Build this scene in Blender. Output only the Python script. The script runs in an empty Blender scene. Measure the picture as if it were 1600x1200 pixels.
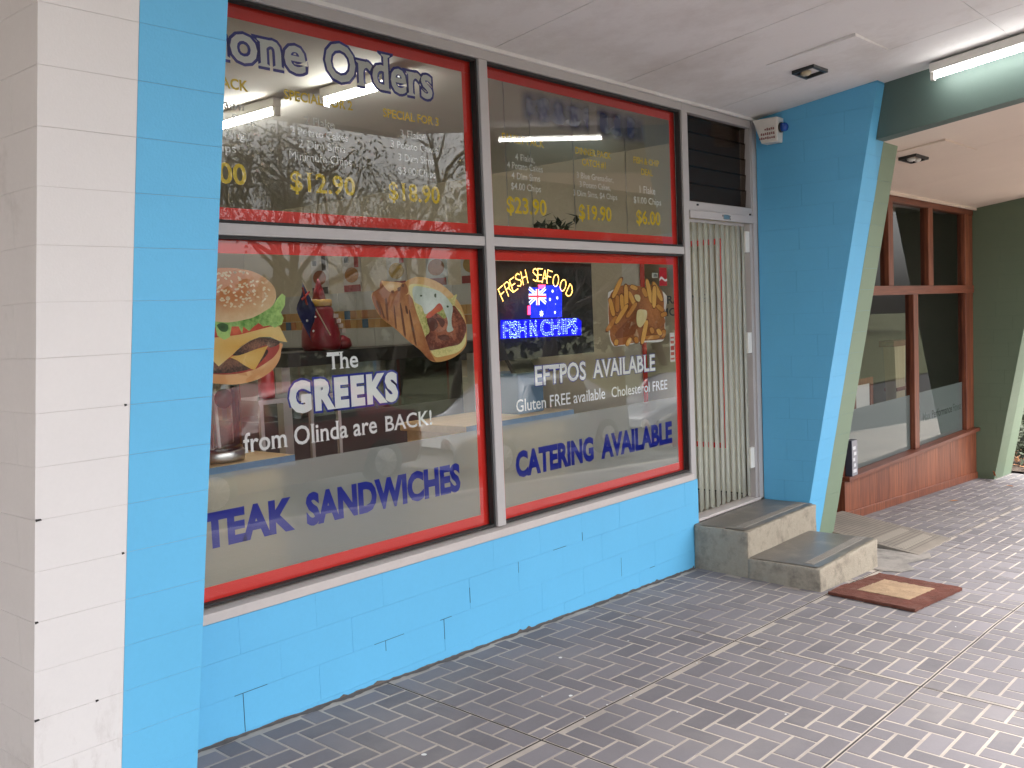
import bpy, bmesh, math, random
from mathutils import Vector, Matrix
random.seed(7)
R = math.radians
sc = bpy.context.scene
COL = sc.collection

# ------------------------------------------------------------------ camera
CAM = Vector((0.0, -3.497, 1.684))
cd = bpy.data.cameras.new('camera'); cam = bpy.data.objects.new('camera', cd); COL.objects.link(cam)
cm = Matrix(((0.654477, 0.078901, -0.751954), (-0.754973, 0.01434, -0.655599), (-0.040944, 0.996779, 0.068954))).to_4x4()
cm.translation = CAM
cam.matrix_world = cm
cd.sensor_width = 36; cd.lens = 34.136; cd.clip_start = .05; cd.clip_end = 800
sc.camera = cam

# ------------------------------------------------------------------ world, sun, exposure
SUN_EL, SUN_AZ = R(64), R(152)          # azimuth clockwise from +Y
w = bpy.data.worlds.new('World'); sc.world = w; w.use_nodes = True
nt = w.node_tree; nt.nodes.clear()
sky = nt.nodes.new('ShaderNodeTexSky'); sky.sky_type = 'NISHITA'; sky.sun_disc = False
sky.sun_elevation = SUN_EL; sky.sun_rotation = SUN_AZ; sky.dust_density = 6.0; sky.air_density = 1.0; sky.ozone_density = 1.0
hs = nt.nodes.new('ShaderNodeHueSaturation'); hs.inputs['Saturation'].default_value = .10
bg = nt.nodes.new('ShaderNodeBackground'); bg.inputs['Strength'].default_value = .15
wo = nt.nodes.new('ShaderNodeOutputWorld')
nt.links.new(sky.outputs[0], hs.inputs['Color']); nt.links.new(hs.outputs[0], bg.inputs['Color']); nt.links.new(bg.outputs[0], wo.inputs['Surface'])
sd = bpy.data.lights.new('sun', 'SUN'); sd.energy = .6; sd.angle = R(30); sd.color = (1, .97, .93)
sun = bpy.data.objects.new('sun', sd); COL.objects.link(sun)
dv = Vector((math.sin(SUN_AZ)*math.cos(SUN_EL), math.cos(SUN_AZ)*math.cos(SUN_EL), math.sin(SUN_EL)))
sun.rotation_euler = dv.to_track_quat('Z', 'Y').to_euler()
sc.view_settings.view_transform = 'Standard'; sc.view_settings.look = 'None'; sc.view_settings.gamma = 1
sc.view_settings.exposure = 2.3
sc.render.engine = 'CYCLES'
sc.cycles.max_bounces = 7; sc.cycles.diffuse_bounces = 4; sc.cycles.glossy_bounces = 4
sc.cycles.transmission_bounces = 6; sc.cycles.transparent_max_bounces = 24
sc.cycles.caustics_reflective = False; sc.cycles.caustics_refractive = True
sc.cycles.sample_clamp_indirect = 6; sc.cycles.use_denoising = True

# ------------------------------------------------------------------ materials
MATS = {}
def new_mat(name):
    m = bpy.data.materials.new(name); m.use_nodes = True; MATS[name] = m
    n = m.node_tree; n.nodes.clear()
    o = n.nodes.new('ShaderNodeOutputMaterial')
    return m, n, o
def N(n, t, **k):
    x = n.nodes.new(t)
    for a, b in k.items(): setattr(x, a, b)
    return x
def mathn(n, op, a, b=None):
    x = N(n, 'ShaderNodeMath', operation=op)
    for i, v in enumerate((a, b)):
        if v is None: continue
        if isinstance(v, (int, float)): x.inputs[i].default_value = v
        else: n.links.new(v, x.inputs[i])
    return x.outputs[0]
def mixc(n, fac, a, b, blend='MIX'):
    x = N(n, 'ShaderNodeMix', data_type='RGBA', blend_type=blend)
    if isinstance(fac, (int, float)): x.inputs[0].default_value = fac
    else: n.links.new(fac, x.inputs[0])
    for i, v in ((6, a), (7, b)):
        if isinstance(v, tuple): x.inputs[i].default_value = (*v, 1)
        else: n.links.new(v, x.inputs[i])
    return x.outputs[2]
def noise(n, scale, detail=4, rough=.6, vec=None):
    x = N(n, 'ShaderNodeTexNoise'); x.inputs['Scale'].default_value = scale; x.inputs['Detail'].default_value = detail
    x.inputs['Roughness'].default_value = rough
    if vec is None: vec = N(n, 'ShaderNodeNewGeometry').outputs['Position']
    n.links.new(vec, x.inputs['Vector'])
    return x.outputs['Fac']
def ramp(n, fac, a, b, c0=(0, 0, 0), c1=(1, 1, 1)):
    x = N(n, 'ShaderNodeValToRGB'); e = x.color_ramp.elements
    e[0].position = a; e[1].position = b; e[0].color = (*c0, 1); e[1].color = (*c1, 1)
    n.links.new(fac, x.inputs[0]); return x.outputs[0]
def paint(name, col, rough=.6, var=.12, vscale=3.0, fine=60, bump=.15, bdist=.002, dirt=None, dscale=2.0, dlo=.55, dhi=.75, metal=0, spec=.4, rnd=0, island=False, scuff=None):
    """painted / mineral surface: colour with broad and fine variation, optional dirt patches and fine relief"""
    m, n, o = new_mat(name)
    b = N(n, 'ShaderNodeBsdfPrincipled'); b.inputs['Roughness'].default_value = rough
    b.inputs['Metallic'].default_value = metal; b.inputs['Specular IOR Level'].default_value = spec
    k1 = noise(n, vscale, 5); k2 = noise(n, fine, 3)
    s = mathn(n, 'ADD', mathn(n, 'MULTIPLY', mathn(n, 'SUBTRACT', k1, .5), var*2.2), mathn(n, 'MULTIPLY', mathn(n, 'SUBTRACT', k2, .5), var*1.2))
    if rnd:
        r = N(n, 'ShaderNodeNewGeometry').outputs['Random Per Island'] if island else N(n, 'ShaderNodeObjectInfo').outputs['Random']
        s = mathn(n, 'ADD', s, mathn(n, 'MULTIPLY', mathn(n, 'SUBTRACT', r, .5), rnd))
    s = mathn(n, 'ADD', s, 1.0)
    c = N(n, 'ShaderNodeMix', data_type='RGBA', blend_type='MULTIPLY'); c.inputs[0].default_value = 1
    c.inputs[6].default_value = (*col, 1); n.links.new(s, c.inputs[7]); c = c.outputs[2]
    if dirt is not None:
        d = ramp(n, noise(n, dscale, 8, .68), dlo, dhi)
        c = mixc(n, d, c, dirt)
    if scuff is not None:      # boot scuffs and splash marks near the ground
        g = N(n, 'ShaderNodeNewGeometry').outputs['Position']; sp = N(n, 'ShaderNodeSeparateXYZ'); n.links.new(g, sp.inputs[0])
        low = N(n, 'ShaderNodeMapRange'); low.inputs[1].default_value = .62; low.inputs[2].default_value = .12; n.links.new(sp.outputs['Z'], low.inputs[0])
        mp = N(n, 'ShaderNodeMapping'); mp.inputs['Scale'].default_value = (1.6, 1.6, .55); n.links.new(g, mp.inputs['Vector'])
        d2 = ramp(n, noise(n, 6.5, 9, .72, mp.outputs[0]), .50, .80)
        c = mixc(n, mathn(n, 'MULTIPLY', d2, low.outputs[0]), c, scuff)
    n.links.new(c, b.inputs['Base Color'])
    if bump:
        bp = N(n, 'ShaderNodeBump'); bp.inputs['Strength'].default_value = bump; bp.inputs['Distance'].default_value = bdist
        n.links.new(noise(n, fine*2.2, 3), bp.inputs['Height']); n.links.new(bp.outputs[0], b.inputs['Normal'])
    n.links.new(b.outputs[0], o.inputs['Surface'])
    return m
def plain(name, col, rough=.5, metal=0, spec=.5):
    return paint(name, col, rough, var=.03, bump=0, metal=metal, spec=spec)
def emit(name, col, st):
    m, n, o = new_mat(name); e = N(n, 'ShaderNodeEmission'); e.inputs[0].default_value = (*col, 1); e.inputs[1].default_value = st
    n.links.new(e.outputs[0], o.inputs['Surface']); return m
def glass(name, tint=(.975, .985, .975), k=1.7, ior=1.5, rough=0.0):
    m, n, o = new_mat(name)
    t = N(n, 'ShaderNodeBsdfTransparent'); t.inputs[0].default_value = (*tint, 1)
    g = N(n, 'ShaderNodeBsdfGlossy'); g.inputs['Roughness'].default_value = rough
    f = N(n, 'ShaderNodeFresnel'); f.inputs['IOR'].default_value = ior
    bp = N(n, 'ShaderNodeBump'); bp.inputs['Strength'].default_value = .008; bp.inputs['Distance'].default_value = .004
    n.links.new(noise(n, 3.0, 2), bp.inputs['Height']); n.links.new(bp.outputs[0], g.inputs['Normal'])
    mx = N(n, 'ShaderNodeMixShader')
    n.links.new(mathn(n, 'MULTIPLY', f.outputs[0], k), mx.inputs[0]); n.links.new(t.outputs[0], mx.inputs[1]); n.links.new(g.outputs[0], mx.inputs[2])
    n.links.new(mx.outputs[0], o.inputs['Surface']); return m
def film(name, col, clear=.25, refr=.3, rough=.35):
    m, n, o = new_mat(name)
    d = N(n, 'ShaderNodeBsdfDiffuse'); d.inputs[0].default_value = (*col, 1)
    tl = N(n, 'ShaderNodeBsdfTranslucent'); tl.inputs[0].default_value = (*col, 1)
    t = N(n, 'ShaderNodeBsdfTransparent'); t.inputs[0].default_value = (.95, .97, .96, 1)
    r = N(n, 'ShaderNodeBsdfRefraction'); r.inputs['Roughness'].default_value = rough; r.inputs['IOR'].default_value = 1.12; r.inputs[0].default_value = (.9, .92, .91, 1)
    a = N(n, 'ShaderNodeMixShader'); a.inputs[0].default_value = .5
    n.links.new(d.outputs[0], a.inputs[1]); n.links.new(tl.outputs[0], a.inputs[2])
    b = N(n, 'ShaderNodeMixShader'); b.inputs[0].default_value = refr
    n.links.new(a.outputs[0], b.inputs[1]); n.links.new(r.outputs[0], b.inputs[2])
    c = N(n, 'ShaderNodeMixShader'); c.inputs[0].default_value = clear
    n.links.new(b.outputs[0], c.inputs[1]); n.links.new(t.outputs[0], c.inputs[2])
    n.links.new(c.outputs[0], o.inputs['Surface']); return m
def plastic_strip(name, col, clear):
    m, n, o = new_mat(name)
    d = N(n, 'ShaderNodeBsdfPrincipled'); d.inputs['Roughness'].default_value = .3
    ob = N(n, 'ShaderNodeObjectInfo').outputs['Random']
    n.links.new(mixc(n, ob, tuple(c*.86 for c in col), tuple(min(1, c*1.1) for c in col)), d.inputs['Base Color'])
    tl = N(n, 'ShaderNodeBsdfTranslucent'); tl.inputs[0].default_value = (*col, 1)
    t = N(n, 'ShaderNodeBsdfTransparent'); t.inputs[0].default_value = (.9, .92, .84, 1)
    a = N(n, 'ShaderNodeMixShader'); a.inputs[0].default_value = .35
    n.links.new(d.outputs[0], a.inputs[1]); n.links.new(tl.outputs[0], a.inputs[2])
    c = N(n, 'ShaderNodeMixShader')
    n.links.new(mathn(n, 'ADD', mathn(n, 'MULTIPLY', ob, .25), clear-.12), c.inputs[0])
    n.links.new(a.outputs[0], c.inputs[1]); n.links.new(t.outputs[0], c.inputs[2])
    n.links.new(c.outputs[0], o.inputs['Surface']); return m
def wood(name, c0, c1, scale=14, rough=.45, axis=2):
    m, n, o = new_mat(name)
    b = N(n, 'ShaderNodeBsdfPrincipled'); b.inputs['Roughness'].default_value = rough
    g = N(n, 'ShaderNodeNewGeometry').outputs['Position']
    mp = N(n, 'ShaderNodeMapping'); s = [scale, scale, scale]; s[axis] = scale*.06; mp.inputs['Scale'].default_value = s
    n.links.new(g, mp.inputs['Vector'])
    k = noise(n, 3.0, 6, .65, mp.outputs[0])
    ob = N(n, 'ShaderNodeObjectInfo').outputs['Random']
    f = mathn(n, 'ADD', ramp(n, k, .35, .7), mathn(n, 'MULTIPLY', mathn(n, 'SUBTRACT', ob, .5), .45))
    n.links.new(mixc(n, f, c0, c1), b.inputs['Base Color'])
    bp = N(n, 'ShaderNodeBump'); bp.inputs['Strength'].default_value = .15; bp.inputs['Distance'].default_value = .002
    n.links.new(k, bp.inputs['Height']); n.links.new(bp.outputs[0], b.inputs['Normal'])
    n.links.new(b.outputs[0], o.inputs['Surface']); return m
def printed(name, c0, c1, ctr=(0, 0), rad=(1, 1), ns=40, na=.35, rough=.45, inner=0.0):
    """ink of a printed picture: radial gradient c0 (centre) to c1 (edge) with mottling"""
    m, n, o = new_mat(name)
    b = N(n, 'ShaderNodeBsdfPrincipled'); b.inputs['Roughness'].default_value = rough
    g = N(n, 'ShaderNodeNewGeometry').outputs['Position']
    mp = N(n, 'ShaderNodeMapping', vector_type='TEXTURE')
    mp.inputs['Location'].default_value = (ctr[0], 0, ctr[1]); mp.inputs['Scale'].default_value = (rad[0], 1e6, rad[1])
    n.links.new(g, mp.inputs['Vector'])
    ln = N(n, 'ShaderNodeVectorMath', operation='LENGTH'); n.links.new(mp.outputs[0], ln.inputs[0])
    f = mathn(n, 'ADD', mathn(n, 'SUBTRACT', ln.outputs['Value'], inner), mathn(n, 'MULTIPLY', mathn(n, 'SUBTRACT', noise(n, ns, 4, .65), .5), na*2))
    x = N(n, 'ShaderNodeClamp'); n.links.new(f, x.inputs[0])
    n.links.new(mixc(n, x.outputs[0], c0, c1), b.inputs['Base Color'])
    n.links.new(b.outputs[0], o.inputs['Surface']); return m

blue = paint('blue_wall_paint', (.118, .435, .72), .5, .055, 2.0, 60, .45, .0018)
white = paint('white_wall_paint', (.66, .64, .645), .5, .045, 2.2, 70, .25, .0015, dirt=(.36, .31, .28), dscale=1.6, dlo=.60, dhi=.92, scuff=(.22, .17, .15))
green = paint('green_wall_paint', (.125, .170, .112), .55, .06, 2.5, 70, .25, .0015)
lgreen = paint('sage_wall_paint', (.195, .26, .18), .55, .05, 2.5, 70, .25, .0015)
beamg = paint('dark_green_paint', (.082, .125, .110), .55, .07, 2.5, 60, .15)
joint = paint('blue_block_joint', (.10, .36, .60), .9, .2)  # darker blue tone of the block joints
jointw = paint('white_block_joint', (.50, .47, .46), .9, .2)
jointg = paint('green_block_joint', (.07, .10, .06), .9, .2)
soff = paint('soffit_paint', (.74, .725, .72), .8, .045, 1.4, 40, .1, .002, dirt=(.50, .46, .43), dscale=1.1, dlo=.5, dhi=.85)
soffb = paint('beige_soffit_paint', (.74, .62, .52), .8, .06, 1.2, 40, .1)
dark = plain('dark_void', (.02, .018, .018), .8)
alum = paint('grey_frame_paint', (.43, .405, .405), .42, .06, 5, 90, .08)
alum2 = paint('grey_sill_paint', (.50, .455, .44), .5, .08, 6, 60, .2, dirt=(.32, .27, .25), dscale=6, dlo=.6, dhi=.85)
steel = paint('brushed_steel', (.55, .55, .55), .32, .08, 4, 60, .05, metal=1)
gasket = plain('black_gasket', (.015, .014, .014), .7)
red = paint('red_vinyl', (.86, .040, .030), .32, .03, 3, 60, 0)
navy = plain('navy_vinyl', (.010, .022, .30), .35)
greyside = paint('grey_side_face', (.58, .555, .55), .6, .06, 2.2, 70, .25, .0015, dirt=(.25, .22, .2), dscale=2, dlo=.55, dhi=.9)  # greyer tone for the side face of the left wing
offw = plain('white_vinyl', (.88, .90, .91), .35)
yell = plain('yellow_vinyl', (.84, .60, .02), .35)
smallw = plain('pale_vinyl', (.84, .85, .83), .4)
conc = paint('step_concrete', (.35, .305, .24), .88, .24, 7, 55, .9, .006, dirt=(.13, .11, .09), dscale=7, dlo=.48, dhi=.74)
tread = paint('worn_dark_tread', (.125, .112, .098), .36, .25, 6, 55, .4, .002, dirt=(.27, .235, .185), dscale=4.5, dlo=.52, dhi=.8, spec=.5)
nosing = paint('nosing_strip', (.27, .245, .215), .7, .2, 9, 120, .6, .003)
mortar = paint('pale_mortar', (.42, .365, .315), .9, .14, 3, 60, .4, .003, dirt=(.25, .22, .20), dscale=1.7, dlo=.42, dhi=.7)
paver = paint('charcoal_paver', (.166, .151, .160), .80, .14, 1.6, 90, .45, .002, dirt=(.225, .205, .20), dscale=1.1, dlo=.50, dhi=.8, rnd=.36)
paver2 = paint('charcoal_paver_field', (.166, .151, .160), .80, .14, 1.6, 90, .45, .002, dirt=(.225, .205, .20), dscale=1.1, dlo=.50, dhi=.8, rnd=.36, island=True)
jointd = paint('tarry_joint', (.035, .03, .028), .9, .3)
asph = paint('asphalt', (.06, .058, .057), .9, .15, 3, 80, .6, .006)
kerbm = paint('kerb_concrete', (.33, .31, .28), .9, .12, 3, 50, .4, .003)
soil = paint('bark_soil', (.075, .05, .035), .95, .35, 12, 40, .8, .02)
timber = wood('stained_timber', (.12, .030, .014), (.30, .092, .040))
timbd = wood('stained_timber_rail', (.12, .030, .015), (.23, .068, .033), axis=0)
ply = wood('beech_ply', (.76, .54, .28), (.86, .64, .36), 6, .5, axis=0)
bluelam = paint('blue_laminate', (.16, .27, .42), .35, .25, 10, 30, 0)
cream = paint('cream_wall', (.62, .56, .43), .7, .05, 1.5, 30, .1)
ceilw = plain('shop_ceiling_white', (.7, .69, .64), .8)
floorm = paint('shop_floor_tile', (.20, .16, .13), .5, .1)
splash = paint('pale_splash_tile', (.52, .53, .50), .3, .05)
black = plain('black_plastic', (.02, .02, .02), .4)
glass_m = glass('window_glass', k=1.6)
clear_m = glass('clear_face', (.98, .98, .98), k=0.0)
gdark = glass('dim_glass', (.86, .87, .86), k=.75)
frost = film('frosted_film', (.82, .84, .84), .43, .42, .18)
frost2 = film('fitness_frosted_film', (.50, .57, .56), .30, .2, .4)
stripm = plastic_strip('milky_strip_plastic', (.70, .70, .66), .48)
tube_m = emit('lit_tube', (1, .98, .95), 6.5)
tube_s = emit('lit_shop_tube', (1, .97, .90), 17.0)
whitep = plain('white_plastic', (.72, .70, .66), .4)
matb = paint('brown_coir', (.165, .052, .034), .95, .5, 14, 220, 1.0, .010, dirt=(.20, .12, .09), dscale=7, dlo=.5, dhi=.85)
matc = paint('tan_coir', (.50, .34, .21), .95, .35, 14, 220, 1.0, .010, dirt=(.33, .22, .14), dscale=6, dlo=.5, dhi=.85)

# ------------------------------------------------------------------ builders
def link(o, parent=None):
    COL.objects.link(o)
    if parent is not None: o.parent = parent
    return o
def mesh(name, verts, faces, mat, parent=None, smooth=False, mi=None):
    me = bpy.data.meshes.new(name); me.from_pydata([tuple(v) for v in verts], [], faces)
    for m in (mat if isinstance(mat, (list, tuple)) else [mat]): me.materials.append(m)
    if mi: me.polygons.foreach_set('material_index', mi)
    if smooth: me.polygons.foreach_set('use_smooth', [True]*len(me.polygons))
    me.update()
    return link(bpy.data.objects.new(name, me), parent)
BF = [(0, 3, 2, 1), (4, 5, 6, 7), (0, 1, 5, 4), (1, 2, 6, 5), (2, 3, 7, 6), (3, 0, 4, 7)]
def hexa(name, v, mat, parent=None, bev=0, side=None):
    o = mesh(name, v, BF, [mat, side] if side else mat, parent, mi=[0, 0, 0, 0, 0, 1] if side else None)
    if bev:
        b = o.modifiers.new('bevel', 'BEVEL'); b.width = bev; b.segments = 2; b.limit_method = 'NONE'
    return o
def bv(x0, x1, y0, y1, z0, z1):
    return [(x0, y0, z0), (x1, y0, z0), (x1, y1, z0), (x0, y1, z0), (x0, y0, z1), (x1, y0, z1), (x1, y1, z1), (x0, y1, z1)]
def box(name, x0, x1, y0, y1, z0, z1, mat, parent=None, bev=0):
    return hexa(name, bv(x0, x1, y0, y1, z0, z1), mat, parent, bev)
def boxes(name, L, mat, parent=None):
    v = []; f = []
    for b in L:
        k = len(v); v += bv(*b); f += [tuple(i+k for i in q) for q in BF]
    return mesh(name, v, f, mat, parent)
def thing(name, label, cat, group=None, loc=(0, 0, 0)):
    o = bpy.data.objects.new(name, None); COL.objects.link(o); o.empty_display_size = .1
    o.location = loc
    return tag(o, label, cat, group)
def tag(o, label, cat, group=None, kind=None):
    if label: o['label'] = label
    if cat: o['category'] = cat
    if group: o['group'] = group
    if kind: o['kind'] = kind
    return o
def lathe(name, prof, mat, parent=None, n=24, loc=(0, 0, 0), axis='z', smooth=True):
    v = []; f = []
    for (r, h) in prof:
        for i in range(n):
            a = 2*math.pi*i/n
            p = (r*math.cos(a), r*math.sin(a), h)
            if axis == 'y': p = (p[0], p[2], p[1])
            if axis == 'x': p = (p[2], p[0], p[1])
            v.append((p[0]+loc[0], p[1]+loc[1], p[2]+loc[2]))
    for j in range(len(prof)-1):
        for i in range(n):
            f.append((j*n+i, j*n+(i+1) % n, (j+1)*n+(i+1) % n, (j+1)*n+i))
    f.append(tuple(range(n))[::-1]); f.append(tuple((len(prof)-1)*n+i for i in range(n)))
    return mesh(name, v, f, mat, parent, smooth)
def tube(name, pts, rad, mat, parent=None, n=8):
    v = []; f = []
    P = [Vector(p) for p in pts]
    for i, p in enumerate(P):
        t = (P[min(i+1, len(P)-1)]-P[max(i-1, 0)]).normalized()
        a = t.orthogonal().normalized(); b = t.cross(a)
        r = rad[i] if isinstance(rad, (list, tuple)) else rad
        for k in range(n):
            q = 2*math.pi*k/n; v.append(p+a*math.cos(q)*r+b*math.sin(q)*r)
    for i in range(len(P)-1):
        for k in range(n): f.append((i*n+k, i*n+(k+1) % n, (i+1)*n+(k+1) % n, (i+1)*n+k))
    f.append(tuple(range(n))); f.append(tuple((len(P)-1)*n+k for k in range(n)))
    return mesh(name, v, f, mat, parent, True)

from mathutils import noise as mnoise
def rough_box(name, x0, x1, y0, y1, z0f, z1f, mat, parent, amp=.004, step=.035, edge=.007):
    """cast concrete: a box with worn arrises and an uneven surface"""
    bm = bmesh.new(); bmesh.ops.create_cube(bm, size=1)
    bmesh.ops.bevel(bm, geom=bm.edges[:], offset=.012, segments=2, affect='EDGES', profile=.6)
    for ax, L in ((0, x1-x0), (1, y1-y0), (2, .25)):
        n = max(2, int(L/step))
        for i in range(1, n):
            co = [0, 0, 0]; no = [0, 0, 0]; co[ax] = -.5+i/n; no[ax] = 1
            bmesh.ops.bisect_plane(bm, geom=bm.verts[:]+bm.edges[:]+bm.faces[:], plane_co=co, plane_no=no)
    for v in bm.verts:
        x = x0+(v.co.x+.5)*(x1-x0); y = y0+(v.co.y+.5)*(y1-y0); a, b = z0f(x, y), z1f(x, y); z = a+(v.co.z+.5)*(b-a)
        p = Vector((x, y, z)); d = mnoise.noise_vector(p*9)*amp + mnoise.noise_vector(p*30)*amp*.5
        onedge = sum(abs(abs(c)-.5) < .06 for c in v.co) >= 2
        if onedge: d += Vector((0, 0, -max(0, mnoise.noise(p*22))*edge)) if v.co.z > 0 else Vector()
        else: d.z *= .3
        v.co = p+d
    me = bpy.data.meshes.new(name); bm.to_mesh(me); bm.free(); me.materials.append(mat)
    me.polygons.foreach_set('use_smooth', [True]*len(me.polygons))
    return link(bpy.data.objects.new(name, me), parent)
# lettering ---------------------------------------------------------
def font_mesh(txt, offset=0.0, space=1.0):
    c = bpy.data.curves.new('font', 'FONT'); c.body = txt; c.size = 1; c.offset = offset; c.resolution_u = 3; c.space_character = space
    o = bpy.data.objects.new('font', c); COL.objects.link(o)
    dg = bpy.context.evaluated_depsgraph_get(); me = bpy.data.meshes.new_from_object(o.evaluated_get(dg))
    vs = [(v.co.x, v.co.y) for v in me.vertices]; fs = [tuple(p.vertices) for p in me.polygons]
    bpy.data.objects.remove(o); bpy.data.curves.remove(c); bpy.data.meshes.remove(me)
    return vs, fs
_cap = font_mesh('H'); CAP = max(v[1] for v in _cap[0])
def serif_pieces(vs, fs, k):
    """wedge serifs on the flat stem ends of a glyph mesh (baseline, x-height and cap height)"""
    ed = {}
    for f in fs:
        for i in range(len(f)):
            e = tuple(sorted((f[i], f[(i+1) % len(f)]))); ed[e] = ed.get(e, 0)+1
    out = []
    for (a, b), c in ed.items():
        if c != 1: continue
        p, q = vs[a], vs[b]
        if abs(p[1]-q[1]) > .004: continue
        x0, x1 = sorted((p[0], q[0])); L = x1-x0
        if not (.06 < L < .26): continue
        y = p[1]
        base = abs(y) < .02; top = y > CAP*.68
        if not (base or top): continue
        s = 1 if base else -1
        out.append([(x0-k, y), (x1+k, y), (x1+k*.9, y+s*k*.45), (x1, y+s*k*.95), (x0, y+s*k*.95), (x0-k*.9, y+s*k*.45)])
    return out
def lettering(txt, x0, x1, z0, z1, y, mat, parent, offset=0.0, serif=0.0, name='lettering', grow=0.0, space=1.0, jit=0.0, plane='y', nrm=-1, shadow=None):
    """flat lettering: ink box x0..x1, baseline z0 to cap height z1, standing in the plane y (or x)"""
    vs, fs = font_mesh(txt, offset, space)
    if not vs: return None
    xa = min(v[0] for v in vs); xb = max(v[0] for v in vs)
    if shadow is not None:       # outline layer reuses the box of the un-grown text
        xa, xb = shadow
    V = list(vs); F = list(fs); lay = [0]*len(vs)
    if serif:
        for i, pc in enumerate(serif_pieces(vs, fs, serif)):
            k = len(V); V += pc; lay += [1]*len(pc); F.append(tuple(range(k, k+len(pc))))
    sx = (x1-x0)/(xb-xa); sz = (z1-z0)/CAP
    P = []
    for (u, v), l in zip(V, lay):
        a = x0+(u-xa)*sx; b = z0+v*sz
        d = y+nrm*.0002*l
        P.append((a, d, b) if plane == 'y' else (d, a, b))
    o = mesh(name, P, F, mat, parent)
    o['_'] = 0; del o['_']
    return o, (xa, xb)
def outlined(txt, x0, x1, z0, z1, y, parent, th=.02, offset=.03, serif=0.0, fill=None, line=None, space=1.0):
    r = lettering(txt, x0, x1, z0, z1, y-.0012, fill or offw, parent, offset, serif, space=space)
    lettering(txt, x0, x1, z0, z1, y, line or navy, parent, offset+th, serif+(th if serif else 0), name='lettering_outline', shadow=r[1], space=space)
def smooth_loop(P, k=4):
    out = []; n = len(P)
    for i in range(n):
        p0, p1, p2, p3 = P[i-1], P[i], P[(i+1) % n], P[(i+2) % n]
        for j in range(k):
            t = j/k
            out.append(tuple(.5*((2*p1[c])+(-p0[c]+p2[c])*t+(2*p0[c]-5*p1[c]+4*p2[c]-p3[c])*t*t+(-p0[c]+3*p1[c]-3*p2[c]+p3[c])*t**3) for c in (0, 1)))
    return out
def decal(name, layers, y, parent, step=.0004):
    """a printed vinyl picture: flat shapes stacked in the plane y; layers = (points, material, smooth)"""
    V = []; F = []; mi = []; mats = []
    for i, (pts, m, sm) in enumerate(layers):
        q = smooth_loop(pts) if sm else pts
        k = len(V); V += [(a, y-step*i, b) for a, b in q]; F.append(tuple(range(k, k+len(q))))
        if m not in mats: mats.append(m)
        mi.append(mats.index(m))
    return mesh(name, V, F, mats, parent, mi=mi)

def gx(x):
    x = max(-14, min(40, x))
    return -.032*(x-2) if x < 5.9 else -.1248-.055*(x-5.9)
def gz(x, y): return gx(x)+.035*max(y, -4.6)
def sz1(y): return 3.11-.132*y      # upper soffit
def sz2(y): return 2.733-.132*y     # lower soffit
BURGER = {
'bun_low':[(2.542,1.612),(2.549,1.581),(2.537,1.54),(2.504,1.501),(2.448,1.47),(2.388,1.454),(2.312,1.448),(2.245,1.455),(2.164,1.471),(2.088,1.51),(2.067,1.583),(2.339,1.592)],'sauce':[(2.531,1.623),(2.541,1.592),(2.514,1.557),(2.476,1.534),(2.415,1.507),(2.332,1.493),(2.248,1.494),(2.178,1.509),(2.17,1.553),(2.494,1.619)],'patty_low':[(2.48,1.584),(2.453,1.545),(2.403,1.513),(2.333,1.501),(2.248,1.499),(2.167,1.51),(2.09,1.548),(2.171,1.562),(2.28,1.556),(2.397,1.589)],'cheese_low':[(2.481,1.602),(2.454,1.561),(2.408,1.503),(2.391,1.507),(2.358,1.526),(2.325,1.548),(2.289,1.565),(2.355,1.576),(2.426,1.592)],'patty':[(2.543,1.617),(2.495,1.635),(2.447,1.639),(2.4,1.629),(2.352,1.606),(2.304,1.574),(2.338,1.57),(2.409,1.588),(2.469,1.605),(2.492,1.594),(2.529,1.602)],'cheese':[(2.547,1.684),(2.564,1.652),(2.583,1.613),(2.543,1.62),(2.495,1.64),(2.442,1.642),(2.394,1.629),(2.346,1.606),(2.304,1.574),(2.269,1.552),(2.234,1.529),(2.213,1.55),(2.174,1.601),(2.098,1.652),(2.177,1.648),(2.259,1.65),(2.344,1.656),(2.432,1.672),(2.499,1.685)],'tomato':[(2.302,1.702),(2.346,1.695),(2.406,1.713),(2.434,1.703),(2.476,1.709),(2.507,1.675),(2.449,1.662),(2.366,1.65),(2.297,1.643),(2.124,1.655),(2.117,1.698)],'lettuce':[(2.077,1.719),(2.226,1.724),(2.32,1.726),(2.407,1.728),(2.468,1.757),(2.523,1.781),(2.543,1.806),(2.569,1.827),(2.587,1.816),(2.581,1.775),(2.558,1.745),(2.571,1.719),(2.56,1.693),(2.522,1.679),(2.499,1.69),(2.463,1.686),(2.44,1.702),(2.415,1.688),(2.391,1.669),(2.363,1.69),(2.356,1.66),(2.34,1.691),(2.307,1.692),(2.295,1.648),(2.269,1.637),(2.237,1.655),(2.229,1.695),(2.101,1.699)],'lettuce_dark':[(2.238,1.699),(2.263,1.708),(2.29,1.697),(2.283,1.673),(2.255,1.674)],'bun':[(2.538,1.814),(2.529,1.857),(2.489,1.893),(2.432,1.92),(2.363,1.933),(2.279,1.936),(2.196,1.925),(2.131,1.896),(2.086,1.854),(2.072,1.803),(2.09,1.756),(2.15,1.726),(2.225,1.716),(2.291,1.709),(2.365,1.717),(2.418,1.728),(2.479,1.754),(2.517,1.776)]}
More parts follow.
